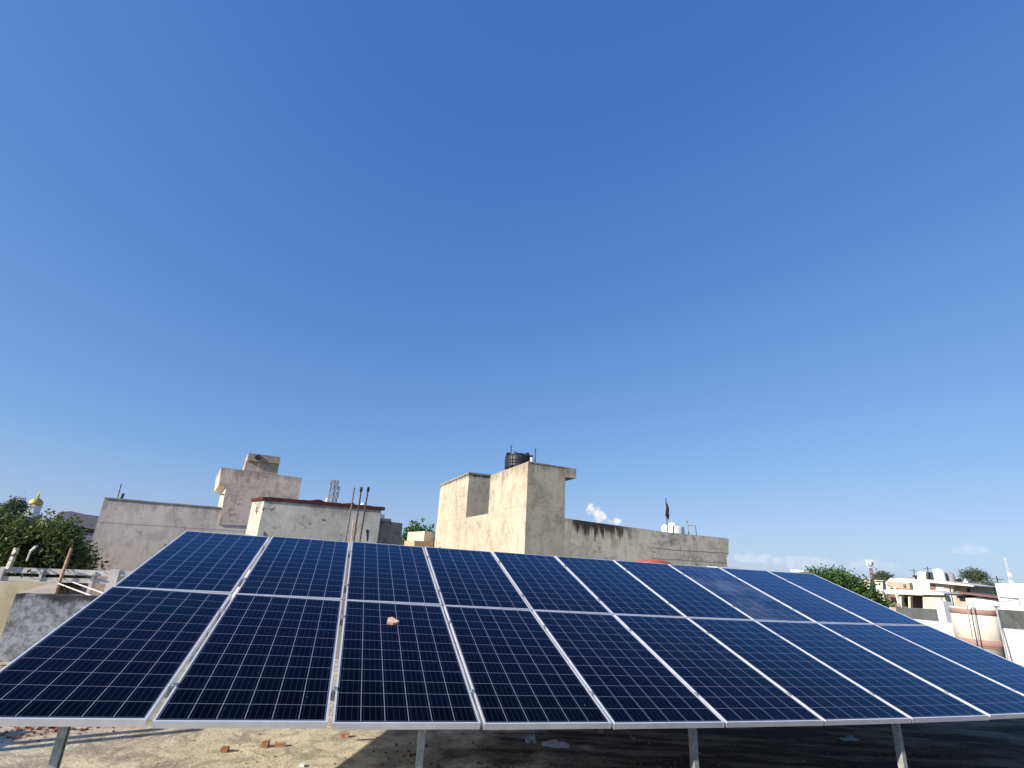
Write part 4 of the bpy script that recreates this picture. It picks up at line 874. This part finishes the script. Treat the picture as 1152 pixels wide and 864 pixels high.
for n, (x0, w_, yt, yd, mi) in enumerate(((986, 7, 650.5, 95, 0), (1023, 6, 648.8, 80, 2), (1028, 4, 647.5, 100, 1), (1066, 5, 650.5, 75, 3), (1073, 7, 651.8, 90, 0), (1083, 6, 653.2, 70, 1), (1091, 6, 654.6, 85, 2), (1100, 6, 656.5, 65, 3))):
    Pz = Plane(atY(x0, yt, yd), HB); mt = ('cream_far', 'cream_far2', 'grey_far', 'tan_far')[mi]
    root = thing('small_house', 'distant %s rooftop on the right skyline, %s' % (AD[mi], ('behind the green tree edge', 'left of the beige roof room', 'just beside the beige roof room', 'right of the tall white tank', 'above the middle of the long roof slab', 'over the right part of the long slab', 'over the end of the long slab', 'left of the far tree at the white wall')[n]), 'house', (Pz.A.x, Pz.A.y, ZG))
    pp('wall', [(x0, yt), (x0+w_, yt+.5), (x0+w_, yt+9)], 0, 6, mt, root, ZG, Pz); u = x0+w_*.35
    pp('window', [(u, yt+2.2), (u+1.2, yt+2.3), (u+1.2, yt+4.2), (u, yt+4.1)], -.08, .1, 'opening', root, None, Pz)
    pp('roof_room', [(u-.5, yt-2), (u+1.6, yt-1.9), (u+1.6, yt+.3), (u-.5, yt+.2)], 1.0, 2.0, mt, root, None, Pz)
for n, (x_, yb, yt, yd, lab) in enumerate(((1030, 652, 640, 44, 'thin aerial pole beside the beige roof room'), (1046, 652, 637.5, 44, 'thin aerial pole left of the tall white tank'), (1093, 660, 648, 45, 'thin aerial pole at the end of the long roof slab'), (1123, 657, 648, 28, 'thin aerial pole on the bright white house'), (1071, 672, 659, 31, 'thin pole in front of the long roof slab'))):
    a = atY(x_, yb, yd); b_ = atY(x_-2, yt, yd); bm = NB(); tube(bm, [a-Vector((0, 0, .6)), Vector((a.x, a.y, b_.z))], .03, 6)
    tube(bm, [Vector((a.x-.35, a.y, b_.z-.15)), Vector((a.x+.35, a.y, b_.z-.15))], .02, 4); tag(link('aerial_pole', bm, M['steel_dark']), lab, 'aerial', 'aerials on the skyline roofs')
for n, (p0, p1, ya, yb, lab) in enumerate((((995, 657), (1072, 663), 34, 32, 'sagging wire running past the dark open porch'), ((1066, 664), (1152, 673), 31, 22, 'sagging wire over the tin roof edge'))):
    a, b_ = atY(*p0, ya), atY(*p1, yb); bm = NB(); tube(bm, [a.lerp(b_, i/12)-Vector((0, 0, .35*math.sin(math.pi*i/12))) for i in range(13)], .013, 4); tag(link('overhead_wire', bm, M['steel_dark']), lab, 'wire', 'overhead wires')
# telecom poles on the skyline
yq = 120; b0 = atY(980.5, 654, yq); t0 = atY(978.8, 634, yq)
tp = lattice('telecom_mast', 'telecom mast with a round head left of the houses', 'mast', (b0.x, b0.y, b0.z-7), t0, 1.1, .6, 12, .05, M['brown_far'])
for a in (0, 2.1, 4.2): bm = NB(); box(bm, t0+Vector((math.cos(a)*.6, math.sin(a)*.6, .2)), (.25, .25, 1.2)); part('antenna', bm, M['white_plastic'], tp)
bm = NB(); lathe(bm, t0+Vector((0, 0, -.9)), [(.6, 0), (.7, .1), (.6, .2)], 12); part('platform', bm, M['white_plastic'], tp)
yq = 70; b0 = atY(1137.5, 656, yq); t0 = atY(1130.8, 626.5, yq)
t0 = Vector((b0.x+.0, b0.y, t0.z))
tp = lattice('radio_mast', 'thin pale lattice mast above the white house at the right', 'mast', (b0.x, b0.y, b0.z-5), t0, .6, .1, 16, .017, plain('faded mast paint', (.50, .49, .50), .7))
for (dz, s_) in ((-3.2, .4), (-2.2, .3)): bm = NB(); box(bm, t0+Vector((.1, 0, dz)), (s_, .3, .5)); part('antenna', bm, M['white_plastic'], tp)
